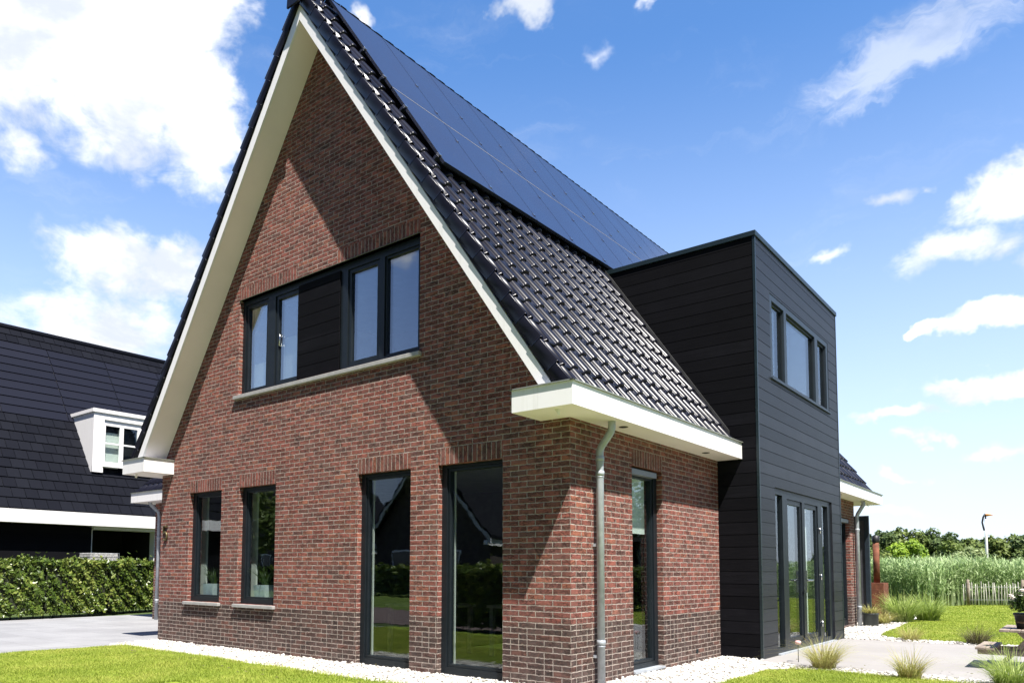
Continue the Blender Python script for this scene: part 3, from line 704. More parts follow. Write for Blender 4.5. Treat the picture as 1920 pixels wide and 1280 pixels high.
# lead flashing where roof meets flank
mb = MB()
for y_, s1 in ((YE, -1),):
    pts = [(XS-.08, kz(3.50, XS-.08)), (-1.86, kz(3.50, -1.86)), (-1.86, kz(3.56, -1.86)), (XS-.08, kz(3.56, XS-.08))]
    mb.prism(pts, lambda p, t: (p[0], t, p[1]), YE-.03, YE-.002)
mb.build('flashing', simple('lead', (.035, .035, .036), .6, namt=.3), house)
gt, gb = 2.295, .215
dr = window(Pe, ext_l, [(4.865, 5.235, .10, 2.40, 0), (5.545, 6.19, gb, gt, .075), (6.475, 7.12, gb, gt, .075), (7.445, 7.83, .10, 2.40, 0)], house, 'glazed_door', FRAME, d0=.03, gdepth=.04)
dr['label'] = 'double glazed garden doors with side lights in a grey blue frame'
mb = MB(); mb.box(BX-.03, BX+.014, 6.285, 6.345, .90, 1.26); mb.tube([(BX+.0, 6.315, 1.10), (BX+.055, 6.315, 1.10), (BX+.06, 6.34, 1.10), (BX+.06, 6.47, 1.10)], .014, 10); mb.tube([(BX+.0, 6.315, 1.10), (BX+.055, 6.315, 1.10), (BX+.06, 6.29, 1.10), (BX+.06, 6.16, 1.10)], .014, 10); mb.build('handle', SILV, dr)
mb = MB()
for z_ in (.35, 1.15, 1.95): mb = MB(); mb.tube([(BX-.018, 7.27, z_-.05), (BX-.018, 7.27, z_+.05)], .012, 10); mb.build('hinge', SILV, dr)

mb = MB(); mb.box(BX-.04, BX+.03, 4.80, 8.01, .0, .03); mb.build('threshold', ZINC, dr)
mb = MB(); mb.box(BX-.20, BX-.19, 6.98, 7.06, .1, 2.4); mb.build('curtain_or_reflection_strip', CURT, dr)
uw = window(Pe, ext_u, [(4.885, 5.415, 4.22, 5.31, .035), (5.605, 7.155, 4.22, 5.31, .035), (7.395, 7.885, 4.22, 5.31, .035)], house, 'window', FRAMEG, GLASS, d0=.006, gdepth=.055, sdep=.035)
uw['label'] = 'three part upper window in the timber extension'
mb = MB(); mb.box(BX-.02, BX+.03, 4.72, 8.05, 4.115, 4.137); mb.build('sill', FRAMEG, uw)
# --- rooms behind the glass
mb = MB()
for (x0, x1, y0, y1, z0, z1) in ((-8.2, -.25, .22, 4.6, .02, 2.72), (-6.4, -1.9, .22, 3.5, 3.9, 5.8), (-6, .40, 4.3, 8.5, .01, 2.75), (-6, .40, 4.3, 8.5, 3.9, 5.9), (-3, -.3, 9, 12.3, .02, 2.7)):
    mb.poly([(x0, y0, z0), (x1, y0, z0), (x1, y1, z0), (x0, y1, z0)]); mb.poly([(x0, y0, z1), (x1, y0, z1), (x1, y1, z1), (x0, y1, z1)], 1)
    mb.poly([(x0, y1, z0), (x1, y1, z0), (x1, y1, z1), (x0, y1, z1)]); mb.poly([(x0, y0, z0), (x0, y1, z0), (x0, y1, z1), (x0, y0, z1)])
mb.build('room_lining', [DARKIN, PALEIN], house)

for (x_, y_, w_, h_) in ((-3.4, 1.6, 1.1, .74), (-1.9, 2.2, 1.2, .74)):
    mb = MB(); mb.box(x_-w_/2, x_+w_/2, y_-.4, y_+.4, h_-.04, h_)
    for sx in (-1, 1):
        for sy in (-1, 1): mb.box(x_+sx*(w_/2-.06)-.03, x_+sx*(w_/2-.06)+.03, y_+sy*.34-.03, y_+sy*.34+.03, .02, h_-.04)
    mb.build('room_table', OLDWOOD, house)
# ------------------------------------------------------------------ solar panels on the roof
KP = 3.70; NX, NZ = sa, ca
def panel(x_hi, x_lo, y0, y1, group, label):
    o = thing('solar_panel', (x_lo, y0, kz(KP, x_lo)), label, 'solar panel', group)
    def sp3(x, y, dn): return (x-dn*sa, y, kz(KP, x)-dn*ca)
    mb = MB(); g = .004
    for (xa, xb, ya, yb_) in ((x_hi, x_lo, y0, y0+g), (x_hi, x_lo, y1-g, y1), (x_hi, x_hi+g*ca, y0+g, y1-g), (x_lo-g*ca, x_lo, y0+g, y1-g)):
        t_ = [sp3(xa, ya, -.0015), sp3(xb, ya, -.0015), sp3(xb, yb_, -.0015), sp3(xa, yb_, -.0015)]; b_ = [sp3(xa, ya, .036), sp3(xb, ya, .036), sp3(xb, yb_, .036), sp3(xa, yb_, .036)]
        mb.poly(t_); mb.poly(b_[::-1])
        for i in range(4): mb.poly([t_[i], b_[i], b_[(i+1) % 4], t_[(i+1) % 4]])
    mb.build('frame', PVF, o)
    mb = MB(); mb.poly([sp3(x_hi+g*ca, y0+g, 0), sp3(x_lo-g*ca, y0+g, 0), sp3(x_lo-g*ca, y1-g, 0), sp3(x_hi+g*ca, y1-g, 0)]); mb.poly([sp3(x_hi+g*ca, y0+g, .03), sp3(x_lo-g*ca, y0+g, .03), sp3(x_lo-g*ca, y1-g, .03), sp3(x_hi+g*ca, y1-g, .03)][::-1]); mb.build('glass', PV, o)
    return o
ORD = 'first second third fourth fifth sixth seventh eighth ninth tenth eleventh twelfth'.split()
rowsP = ((-3.98, -2.70, 'upper', (-3.225, -2.835)), (-2.685, -1.765, 'lower', (-2.44, -1.845)))
for (xh, xl, nm, cl) in rowsP:
    for i in range(12):
        y0 = -.02+1.035*i
        panel(xh, xl, y0+.0015, y0+1.0335, f'{nm} row of solar panels', '%s black glass solar panel from the gable in the %s row of the roof' % (ORD[i], nm))
CLMP = []
for (xh, xl, nm, cl) in rowsP:
    for cx_ in cl:
        for i in range(13):
            y_ = -.02+1.035*i; z_ = kz(KP, cx_)
            mb = MB(); CLMP.append(mb); p = [(cx_-.025*ca, y_-.02), (cx_+.025*ca, y_-.02), (cx_+.025*ca, y_+.02), (cx_-.025*ca, y_+.02)]
            top = [(x+.010*sa, yq, kz(KP, x)+.010*ca) for x, yq in p]; bot = [(x-.03*sa, yq, kz(KP, x)-.03*ca) for x, yq in p]
            mb.poly(top)
            for j in range(4): mb.poly([top[j], bot[j], bot[(j+1) % 4], top[(j+1) % 4]])
rails = MB()
for (xh, xl, nm, cl) in rowsP:
    for cx_ in cl:
        a = [(cx_-.02*ca-.04*sa, kz(KP, cx_-.02*ca)-.04*ca), (cx_+.02*ca-.04*sa, kz(KP, cx_+.02*ca)-.04*ca), (cx_+.02*ca-.085*sa, kz(KP, cx_+.02*ca)-.085*ca), (cx_-.02*ca-.085*sa, kz(KP, cx_-.02*ca)-.085*ca)]
        rails.prism(a, lambda p, t: (p[0], t, p[1]), -.06, 12.45)
rk = thing('panel_mounting', (-1.8, 0, 6.0), 'black mounting rails and clamps holding the solar panels on the roof', 'mounting rails')
rails.build('rail', PVF, rk)
mb = MB(); a = [(-2.70, kz(KP, -2.70)+.001), (-2.685, kz(KP, -2.685)+.001), (-2.688, kz(KP, -2.688)-.03), (-2.70, kz(KP, -2.70)-.03)]; mb.prism(a, lambda p, t: (p[0], t, p[1]), -.01, 12.38); mb.build('joint_strip', simple('pale_joint', (.15, .155, .17), .6), rk); [m_.build('clamp', SILV, rk) for m_ in CLMP]

# ------------------------------------------------------------------ ground surfaces
def sheet(name, pts, z, m_, label=None, thick=0):
    mb = MB(); mb.poly([(x, y, z) for x, y in pts])
    if thick:
        n = len(pts)
        for i in range(n):
            (x0, y0), (x1, y1) = pts[i], pts[(i+1) % n]; mb.poly([(x0, y0, z-thick), (x1, y1, z-thick), (x1, y1, z), (x0, y0, z)])
    o = mb.build(name, m_); o['kind'] = 'structure'; return o
mb = MB(); mb.poly([(-900, -900, -.012), (900, -900, -.012), (900, 900, -.012), (-900, 900, -.012)]); mb.build('ground', FIELD)['kind'] = 'structure'
def arc(cx_, cy_, r, a0, a1, n=8): return [(cx_+r*math.cos(R(a0+(a1-a0)*i/n)), cy_+r*math.sin(R(a0+(a1-a0)*i/n))) for i in range(n+1)]
drive = sheet('driveway', [(-15.3, -4.6), (-6.9, -4.6), (-7.45, -2.8), (-7.72, -1.9), (-7.75, -.95), (-8.29, -.6), (-8.29, 0), (-8.29, 2.9), (-15.9, 8)], .000, DRIVE)
sheet('gravel', [(-8.35, -.8), (-7.6, -1.2), (2, -1.3), (12, 3.3), (12, 4.05), (.59, 4.05), (.59, 4.2), (-8.35, 4.2)], .004, GRAVB)
sheet('gravel', [(-.1, 8.3), (12, 8.3), (12, 9.6), (1.4, 9.6), (1.1, 14), (.6, 19.6), (-1.2, 19.4), (-1.6, 12.4)], .004, GRAVB)
patio = sheet('patio', [(.60, 3.82), (12, 3.72), (12, 8.8), (2.2, 8.72), (.60, 8.55)], .012, PATIO, thick=.02)
LAWN1 = [(-7.45, -4.6), (-7.72, -2.6)]+arc(-7.3, -1.4, .45, 180, 90, 6)+[(-5, -.935), (-2, -.985), (1.02, -.99)]+[(1.03, 2.8)]+arc(1.5, 2.83, .47, 180, 90, 6)+[(2.5, 3.22), (12, 3.05), (12, -30), (-7.45, -30)]
LAWN1 = [(x, y) for x, y in LAWN1]
lw = sheet('lawn', [(-7.45, -4.7)]+LAWN1[1:-2]+[(12, -4.7)], .018, GRASSB, thick=.02)
LAWN3 = [(1.0, 9.75), (1.25, 9.45), (1.9, 9.14), (2.9, 9.12), (12, 9.2), (12, 29.5), (2.4, 28.8), (.5, 26.4), (-.5, 23.5), (.1, 20), (.62, 16.5), (.78, 13.5), (.9, 11)]
# back lawn with a slight swell
def inpoly(P_, x, y):
    x = np.asarray(x); y = np.asarray(y); c = np.zeros(x.shape, bool)
    for i in range(len(P_)):
        (x0, y0), (x1, y1) = P_[i-1], P_[i]
        m_ = ((y0 > y) != (y1 > y)) & (x < (x1-x0)*(y-y0)/(y1-y0+1e-12)+x0); c ^= m_
    return c
sheet('lawn', LAWN3, .018, GRASSB, thick=.02)
sheet('road', [(-60, -10.2), (-6.6, -10.2), (30, -10.2), (30, -5.4), (-6.6, -5.4), (-15.3, -4.6), (-60, -4.6)], .000, ROAD)

def pebbles(name, polys, n, box, smin=.012, smax=.028):
    bm = bmesh.new(); bmesh.ops.create_icosphere(bm, subdivisions=1, radius=1); bv = np.array([v.co[:] for v in bm.verts]); bf = np.array([[v.index for v in f.verts] for f in bm.faces]); bm.free()
    x = rng.uniform(box[0], box[1], n*3); y = rng.uniform(box[2], box[3], n*3); ok = np.zeros(n*3, bool)
    for P_, neg in polys: ok = (ok | inpoly(P_, x, y)) if not neg else (ok & ~inpoly(P_, x, y))
    x = x[ok][:n]; y = y[ok][:n]; m_ = len(x)
    s_ = rng.uniform(smin, smax, (m_, 1, 1))*np.stack([rng.uniform(.7, 1.3, m_), rng.uniform(.7, 1.3, m_), rng.uniform(.5, .8, m_)], -1)[:, None, :]
    vj = bv[None]*(1+rng.normal(0, .13, (m_, len(bv), 1)))*s_
    a = rng.uniform(0, 6.28, m_); ca_, sa_ = np.cos(a)[:, None], np.sin(a)[:, None]
    V_ = np.stack([vj[..., 0]*ca_-vj[..., 1]*sa_+x[:, None], vj[..., 0]*sa_+vj[..., 1]*ca_+y[:, None], vj[..., 2]+rng.uniform(.004, .022, m_)[:, None]], -1)
    F_ = bf[None]+(np.arange(m_)*len(bv))[:, None, None]
    o = raw(name, V_.reshape(-1, 3), F_.reshape(-1, 3), PEB, None, False); o['kind'] = 'stuff'; return o
LA = lw
big1 = [(-7.45, -4.7)]+LAWN1[1:-2]+[(12, -4.7)]
tag(pebbles('pebbles', [([(-8.2, -.75), (-7.5, -1.2), (.9, -1.0), (1.3, 3.0), (6, 3.1), (6, 3.72), (.6, 3.8), (.6, 4.1), (0, 4.1), (0, .0), (-8.29, 0)], False), (big1, True)], 17000, (-8.3, 6, -1.3, 4.2)), 'white pebbles loose along the brick walls and patio edge', 'pebbles')
tag(pebbles('pebbles', [([(0, 8.6), (6, 8.8), (6, 9.3), (1.5, 9.6), (1.1, 13.5), (.7, 18), (-.6, 18), (0, 12.5)], False), (LAWN3, True)], 7000, (-.7, 6, 8.5, 18), .016, .034), 'white pebbles on the path beside the back lawn', 'pebbles')

def blades(name, x, y, z, h, wd, m_, lean=.5, segs=2, az_=None, droop=.6):
    """vectorised curved tapered blades"""
    n = len(x); a = rng.uniform(0, 2*np.pi, n) if az_ is None else az_
    ln = np.abs(rng.normal(lean, lean*.4, n)); cdir, sdir = np.cos(a), np.sin(a)
    tw = a+np.pi/2+rng.normal(0, .5, n)
    V_ = []
    for k in range(segs+1):
        t_ = k/segs; out = h*ln*(t_**1.6); zz = h*(t_-droop*ln*t_**2.4*.7)
        wv_ = wd*(1-t_**1.5)*.5+wd*.04
        cx_, cy_, cz_ = x+cdir*out, y+sdir*out, z+zz
        V_.append(np.stack([cx_-np.cos(tw)*wv_, cy_-np.sin(tw)*wv_, cz_], -1)); V_.append(np.stack([cx_+np.cos(tw)*wv_, cy_+np.sin(tw)*wv_, cz_], -1))
    V_ = np.stack(V_, 1); nv = 2*(segs+1)
    f = np.array([[2*k, 2*k+1, 2*k+3, 2*k+2] for k in range(segs)])
    F_ = f[None]+(np.arange(n)*nv)[:, None, None]
    return V_.reshape(-1, 3), F_.reshape(-1, 4)
def lawn_blades(poly, box, n, h, wd, label, z0=.016):
    x = rng.uniform(box[0], box[1], n); y = rng.uniform(box[2], box[3], n); ok = inpoly(poly, x, y); x, y = x[ok], y[ok]
    V_, F_ = blades('g', x, y, np.full(len(x), z0), rng.uniform(h*.5, h*1.15, len(x))*(.85+.35*np.sin(x*3.1+1.7*np.sin(y*2.3))*np.sin(y*4.3+1.1*np.sin(x*1.9))), wd, None, .55, 2)
    o = raw('grass', V_, F_, GRASS); tag(o, label, 'grass', kind='stuff')
def strays():
    n = 5200; x = rng.uniform(-7.8, 4.5, n); y = -.93+rng.normal(0, .05, n); k = n//3; y[:k] = 3.24+rng.normal(0, .05, k); x[:k] = rng.uniform(1.2, 5, k)
    V_, F_ = blades('g', x, y, np.full(n, .008), rng.uniform(.03, .085, n), .006, None, .8, 2); tag(raw('grass', V_, F_, GRASS), 'longer stray grass along the ragged lawn edges', 'grass', kind='stuff')
    n = 900; x = rng.uniform(-7.8, 5, n); y = np.where(rng.uniform(0, 1, n) < .6, rng.uniform(-1.6, -.05, n), rng.uniform(2.6, 4.2, n)); y[:250] = rng.uniform(8.6, 14, 250); x[:250] = rng.uniform(0.05, 1.3, 250)
    ok = ~((x < 0) & (y > 0)) & ~((x < .62) & (y > 4.1) & (y < 8.7)); x, y = x[ok], y[ok]; n = len(x); a = rng.uniform(0, 6.28, n); s_ = rng.uniform(.010, .026, n)
    c, sn = np.cos(a)*s_, np.sin(a)*s_; z = np.full(n, .042)+rng.uniform(0, .006, n)
    V_ = np.stack([np.stack([x-c, y-sn, z], -1), np.stack([x+sn*.5, y-c*.5, z+.005], -1), np.stack([x+c, y+sn, z], -1), np.stack([x-sn*.5, y+c*.5, z-.003], -1)], 1)
    tag(raw('fallen_leaves', V_.reshape(-1, 3), (np.arange(n)*4)[:, None]+np.arange(4), TUFTD), 'small dry leaves scattered over pebbles and lawn edge', 'leaves', kind='stuff')
strays()
lawn_blades(big1, (-7.9, -3.5, -4.1, -.85), 190000, .050, .006, 'short bright lawn grass before the gable')
lawn_blades(big1, (-3.5, 1.2, -2.4, -.9), 60000, .050, .006, 'short lawn grass running past the tall windows')
lawn_blades(big1, (.9, 5.2, .2, 3.35), 160000, .05, .006, 'short bright lawn grass at the patio corner')
lawn_blades(LAWN3, (-.6, 8, 9, 17), 210000, .055, .010, 'bright grass on the near half of the back lawn')
lawn_blades(LAWN3, (-1, 9, 17, 29.5), 120000, .065, .018, 'bright grass on the far half of the back lawn')

# ------------------------------------------------------------------ ornamental grass clumps
def tuft(x, y, h, rad, n, m_, label, wd=.006, name='ornamental_grass', lean=.75, z=0., group='ornamental grass clumps', spread=.28):
    o_ = thing(name, (x, y, z), label, 'grass clump', group)
    a = rng.uniform(0, 2*np.pi, n); r_ = rad*np.sqrt(rng.uniform(0, 1, n))*spread
    V_, F_ = blades('t', x+np.cos(a)*r_, y+np.sin(a)*r_, np.full(n, z), rng.uniform(.45, 1.12, n)*h, wd, None, lean, 6, a+rng.normal(0, .5, n), .75)
    raw('foliage', V_, F_, m_, o_)
    return o_
tuft(1.52, 3.60, .56, .45, 520, TUFTL, 'straw and lime grass clump nearest the garden doors', wd=.0055, lean=.8)
tuft(2.52, 3.28, .48, .40, 400, TUFTL, 'airy yellow green grass clump in the middle of the patio edge', wd=.005, lean=.65)
tuft(3.47, 3.30, .56, .50, 620, TUFTG, 'pale green grass clump in front of the low picnic table', wd=.006)
tuft(1.62, 8.98, .42, .5, 260, TUFTL, 'small sunlit straw grass clump between patio and back lawn', wd=.006)
tuft(2.62, 8.95, .44, .5, 340, TUFTD, 'dark bronze grass clump beside the low picnic bench', wd=.007)
tuft(.55, 14.6, .9, .8, 700, TUFTG, 'large fresh green grass clump beside the rusty fireplace', wd=.016, lean=.6)
tuft(.95, 15.6, .85, .8, 600, TUFTG, 'second green grass clump at the bend of the pebble path', wd=.016, lean=.6)
tuft(.35, 13.5, .45, .40, 420, TUFTL, 'dry straw coloured grass clump behind the zinc pot', wd=.009, lean=.8)

# ------------------------------------------------------------------ planters, stake light
def pot(mb, x, y, z, r0, r1, h, mi=0, rimh=.03):
    mb.tube([(x, y, z), (x, y, z+h-rimh), (x, y, z+h-rimh+.001), (x, y, z+h), (x, y, z+h+.001), (x, y, z+h-.04)], [r0, r1-.004, r1+.006, r1+.006, r1-.012, r1-.02], 28, mi)
pt = thing('zinc_pot', (.26, 12.55, .005), 'round dark zinc pot of dry grass by the rear house corner', 'plant pot')
mb = MB(); pot(mb, .26, 12.55, .005, .155, .17, .30); mb.build('pot', POTM, pt)
mb = MB(); mb.tube([(.26, 12.55, .2), (.26, 12.55, .262)], .15, 20); mb.build('soil', BARK, pt)
n = 320; a = rng.uniform(0, 6.28, n); V_, F_ = blades('p', .26+np.cos(a)*.08, 12.55+np.sin(a)*.08, np.full(n, .26), rng.uniform(.15, .36, n), .008, None, .9, 5, a, .7); raw('foliage', V_, F_, TUFTL, pt)
st = thing('stake_light', (1.06, 4.14, .012), 'thin garden stake light with a pale pink head beside the glazed doors', 'garden light')
mb = MB(); mb.tube([(1.06, 4.14, .012), (1.06, 4.14, .25)], .005, 8); mb.build('stake', BLK, st)
mb = MB(); mb.tube([(1.06, 4.14, .25), (1.06, 4.14, .255), (1.06, 4.14, .285), (1.06, 4.14, .30), (1.06, 4.14, .305)], [.012, .034, .040, .030, .004], 16); mb.build('lamp_head', simple('pink_plastic', (.75, .45, .45), .5), st)
# planters on the inner window sills
for (x_, nm) in ((-7.10, 'left'), (-5.68, 'right')):
    pw = thing('window_planter', (x_, .31, .742), 'square white planter with green plant inside the %s small ground floor window' % nm, 'planter')
    mb = MB(); z0 = .742; h_ = .25; s0, s1 = .125, .145
    mb.prism([(-1, -1), (1, -1), (1, 1), (-1, 1)], lambda p, t: (x_+p[0]*(s0+(s1-s0)*t), .31+p[1]*(s0+(s1-s0)*t)*.8, z0+h_*t), 0, 1); mb.build('pot', simple('white_ceramic', (.62, .70, .72), .4), pw)
    n = 90; a = rng.uniform(0, 6.28, n); V_, F_ = blades('p', x_+np.cos(a)*.05, .31+np.sin(a)*.04, np.full(n, z0+h_), rng.uniform(.12, .42, n), .014, None, .6, 5, a, .6); raw('foliage', V_, F_, GREENL, pw)

# ------------------------------------------------------------------ low picnic table and flower pot
tb = thing('picnic_table', (3.5, 5.5, .012), 'low weathered wooden picnic table at the right edge of the patio', 'picnic table')
def plank(mb, x0, x1, y0, y1, z0, z1): mb.box(x0, x1, y0, y1, z0, z1)
mb = MB()
for i in range(5): plank(mb, 3.25+i*.112, 3.25+i*.112+.105, 4.92, 6.12, .495, .525)
mb.build('tabletop', OLDWOOD, tb, .004)
for bx_ in (2.985, 3.86):
    mb = MB()
    for i in range(2): plank(mb, bx_+i*.108, bx_+i*.108+.10, 4.98, 6.06, .255, .285)
    mb.build('bench', OLDWOOD, tb, .004)
for y_ in (5.12, 5.86):
    for s1 in (-1, 1):
        mb = MB(); cx_ = 3.53
        mb.prism([(cx_-s1*.12, .495), (cx_-s1*.05, .495), (cx_+s1*.37, .012), (cx_+s1*.30, .012)][::s1], lambda p, t: (p[0], t, p[1]), y_-.02, y_+.02); mb.build('leg', OLDWOOD, tb, .003)
    mb = MB(); mb.box(3.0, 4.05, y_-.045, y_-.021, .19, .255); mb.build('crossbar', OLDWOOD, tb, .003)
fp = thing('flower_pot', (3.50, 5.25, .527), 'black plastic pot of dark leafy plant with white flowers on the low table', 'plant pot')
mb = MB(); pot(mb, 3.52, 5.25, .527, .105, .135, .20); mb.tube([(3.52, 5.25, .6), (3.52, 5.25, .70)], .12, 20, 1); mb.build('pot', [BLK, BARK], fp)
def leaf_cloud(cent, rad, n, size, m_, name, parent, shell=.5, up=.0, stretch=1.0):
    """leaf quads (folded) through ellipsoids; cent list of (x,y,z), rad list of (rx,ry,rz)"""
    cent = np.array(cent, float); rad = np.array(rad, float); wt = rad.prod(1)**(2/3); wt /= wt.sum()
    k = rng.choice(len(cent), n, p=wt); d = rng.normal(size=(n, 3)); d /= np.linalg.norm(d, axis=1, keepdims=True)
    rr = (shell+(1-shell)*rng.uniform(0, 1, n))**.7; c_ = cent[k]+d*rad[k]*rr[:, None]
    nrm = d+rng.normal(0, .6, (n, 3)); nrm[:, 2] += up; nrm /= np.linalg.norm(nrm, axis=1, keepdims=True)
    t_ = np.cross(nrm, rng.normal(size=(n, 3))); t_ /= np.linalg.norm(t_, axis=1, keepdims=True); b_ = np.cross(nrm, t_)
    s_ = size*rng.uniform(.6, 1.3, (n, 1))
    fold = nrm*s_*.25
    V_ = np.stack([c_-t_*s_*stretch, c_+b_*s_*.5-fold, c_+t_*s_*stretch, c_-b_*s_*.5-fold], 1)
    F_ = (np.arange(n)*4)[:, None]+np.array([0, 1, 2, 3])
    return raw(name, V_.reshape(-1, 3), F_, m_, parent)
leaf_cloud([(3.52, 5.25, .90), (3.44, 5.20, .84), (3.60, 5.30, .95), (3.56, 5.15, .86)], [(.15, .15, .16), (.12, .12, .1), (.14, .14, .14), (.12, .12, .12)], 900, .032, GREENL, 'foliage', fp, .3)
leaf_cloud([(3.38, 5.15, .95), (3.40, 5.2, .91), (3.60, 5.12, 1.04), (3.66, 5.3, 1.06), (3.5, 5.1, 1.02)], [(.035, .035, .02)]*5, 130, .022, FLOWER, 'flower', fp, .3, 1.5)
mb = MB()
for i in range(7): mb.tube([(3.52, 5.25, .68), (3.52+random.uniform(-.06, .06), 5.25+random.uniform(-.06, .06), .82), (3.52+random.uniform(-.12, .12), 5.25+random.uniform(-.12, .12), .98)], .004, 5)
mb.build('stem', BARK, fp)

# ------------------------------------------------------------------ rusty fireplace, dark screen
fi = thing('garden_fireplace', (-.1, 15.0, 0), 'rusty corten steel garden fireplace with tall round chimney', 'fireplace')
mb = MB(); mb.box(-.33, .115, 14.85, 15.45, .0, .965); mb.box(-.27, .02, 14.844, 14.85, .35, .80, 1); mb.build('firebox', [CORTEN, CORTEN], fi, .006)
mb = MB(); mb.tube([(-.08, 15.1, .96), (-.08, 15.1, 2.0)], .075, 20); mb.build('chimney', CORTEN, fi)
mb = MB(); mb.tube([(-.08, 15.1, 2.0), (-.08, 15.1, 2.02), (-.08, 15.1, 2.17), (-.08, 15.1, 2.18)], [.078, .09, .09, .06], 20); mb.build('chimney_cap', BLK, fi)
sc_ = thing('veranda_frame', (.05, 13.9, 0), 'tall dark grey aluminium veranda frame behind the rear corner', 'veranda')
for x_ in (-.085, -2.2):
    mb = MB(); mb.box(x_, x_+.1, 13.85, 13.95, 0, 2.62); mb.build('post', FRAMEG, sc_, .004)
mb = MB(); mb.box(-2.1, -.085, 13.85, 13.95, 2.50, 2.62); mb.build('beam', FRAMEG, sc_, .004)
mb = MB(); mb.box(-2.1, -.085, 13.89, 13.91, .0, 2.5); mb.build('screen', simple('dark_screen', (.05, .05, .06), .6), sc_)

# ------------------------------------------------------------------ chestnut paling fence
fe = thing('paling_fence', (.6, 26.4, 0), 'grey chestnut paling fence before the tall reeds', 'fence')
f0 = Vector((.56, 26.3, 0)); f1 = Vector((5.2, 30.2, 0)); L_ = (f1-f0).length; nP = 58
mb = MB(); 
for zz in (.25, .72): mb.tube([f0+Vector((0, 0, zz)), f1+Vector((0, 0, zz))], .006, 6)
mb.build('wire', ZINC, fe)
for i in range(nP):
    p = f0.lerp(f1, i/(nP-1)); h_ = random.uniform(.78, .93); r_ = random.uniform(.013, .022); lx = random.uniform(-.03, .03)
    mb = MB(); mb.tube([(p.x, p.y, -.05), (p.x+lx*.5, p.y, h_*.5), (p.x+lx, p.y, h_-.05), (p.x+lx, p.y, h_)], [r_, r_, r_*.9, .003], 6); mb.build('pale', CHEST, fe)
for tt in (.03, .36, .7, .98):
    p = f0.lerp(f1, tt); mb = MB(); mb.tube([(p.x, p.y-.05, -.1), (p.x, p.y-.05, .97), (p.x, p.y-.05, .99)], [.05, .047, .03], 10); mb.build('post', OLDWOOD, fe)

# ------------------------------------------------------------------ reeds
def reeds(n, box, hmin, hmax, wd, label, excl=None):
    x = rng.uniform(box[0], box[1], n); y = rng.uniform(box[2], box[3], n)
    if excl is not None: ok = ~excl(x, y); x, y = x[ok], y[ok]
    n = len(x); hs = rng.uniform(hmin, hmax, n)*(1+.06*np.sin(x*1.3+y*.7))
    V1, F1 = blades('r', x, y, np.zeros(n), hs, wd*.5, None, .10, 4)
    Vs, Fs, off = [V1], [F1], len(V1)
    for k in range(6):
        t_ = rng.uniform(.25, .98, n); V2, F2 = blades('r', x, y, hs*t_*.98, hs*rng.uniform(.13, .26, n), wd, None, .95, 3, None, .8)
        Vs.append(V2); Fs.append(F2+off); off += len(V2)
    o = raw('reeds', np.vstack(Vs), np.vstack(Fs), REEDL); tag(o, label, 'reeds', kind='stuff')
reeds(7500, (-4.5, 3.5, 24.5, 33), 1.42, 1.78, .040, 'tall green reeds growing behind the paling fence', lambda x, y: inpoly([(-1.0, 24.0), (-.2, 24.4), (.25, 26.6), (2.3, 28.9), (14, 36), (14, 20), (-1, 20)], x, y) | (y < 26.2-.3*x-2.2+np.abs(x)*.2))
reeds(7000, (-9, 6, 31, 44), 1.45, 1.85, .055, 'tall green reeds in the middle of the marsh')
reeds(4500, (-16, 7, 44, 64), 1.45, 1.85, .10, 'pale far reeds at the foot of the trees')
reeds(2600, (3.5, 14, 29.5, 44), 1.42, 1.8, .045, 'tall green reeds beyond the right end of the paling fence', lambda x, y: y < 28.5+.55*(x-2))

# ------------------------------------------------------------------ trees
def tree(name, x, y, h, wdt, m_, label, n=2600, leaf=.26, group=None, low=.0, cat='tree'):
    o_ = thing(name, (x, y, 0), label, cat, group)
    mb = MB(); mb.tube([(x, y, 0), (x+.1, y, h*.3), (x-.05, y+.1, h*.62)], [h*.03, h*.024, h*.012], 8); limbs = []
    cs, rs = [], []
    nl = 11
    for i in range(nl):
        a = i*2.4+random.random(); t_ = .25+.7*i/nl; rr = wdt*.5*math.sin(math.pi*min(1, .18+.82*(1-t_)))*random.uniform(.45, .85)
        c_ = (x+math.cos(a)*rr, y+math.sin(a)*rr*.9, h*(low+(1-low)*(.22+.66*t_)))
        cs.append(c_); rad_ = wdt*random.uniform(.17, .26); rs.append((rad_, rad_, rad_*random.uniform(.65, .9)))
        mb.tube([(x, y, h*(.12+.5*t_)), ((x+c_[0])/2, (y+c_[1])/2, h*.1+c_[2]*.75), c_], [h*.011, h*.007, h*.003], 5)
    cs.append((x, y, h*.55)); rs.append((wdt*.33, wdt*.33, h*.3)); cs.append((x+random.uniform(-.1, .1)*wdt, y, h*.86)); rs.append((wdt*.17, wdt*.17, h*.12))
    mb.build('trunk', BARK, o_)
    leaf_cloud(cs, rs, n, leaf, m_, 'crown', o_, .35, .5, .8)
    return o_
G_ = 'trees beyond the reeds'
tr = [(-14.4, 76, 5.6, 4.8, 1), (-12.0, 78, 5.9, 4.6, 1), (-10.0, 80, 6.4, 4.4, 2), (-7.6, 82, 6.3, 4.2, 1), (-6.0, 80, 5.4, 3.6, 1), (-4.6, 82, 5.1, 3.8, 1), (-3.2, 79, 5.2, 3.6, 2),
      (-1.6, 82, 5.4, 4.2, 2), (.2, 80, 5.5, 4.4, 1), (2.2, 82, 5.6, 4.4, 2), (4.6, 80, 5.8, 4.6, 1), (7.2, 82, 5.8, 4.8, 2), (-17, 80, 6.2, 5, 2), (-20.5, 82, 6.4, 5.4, 1), (10.5, 78, 6.2, 5, 1), (14, 80, 6.4, 5.6, 2)]
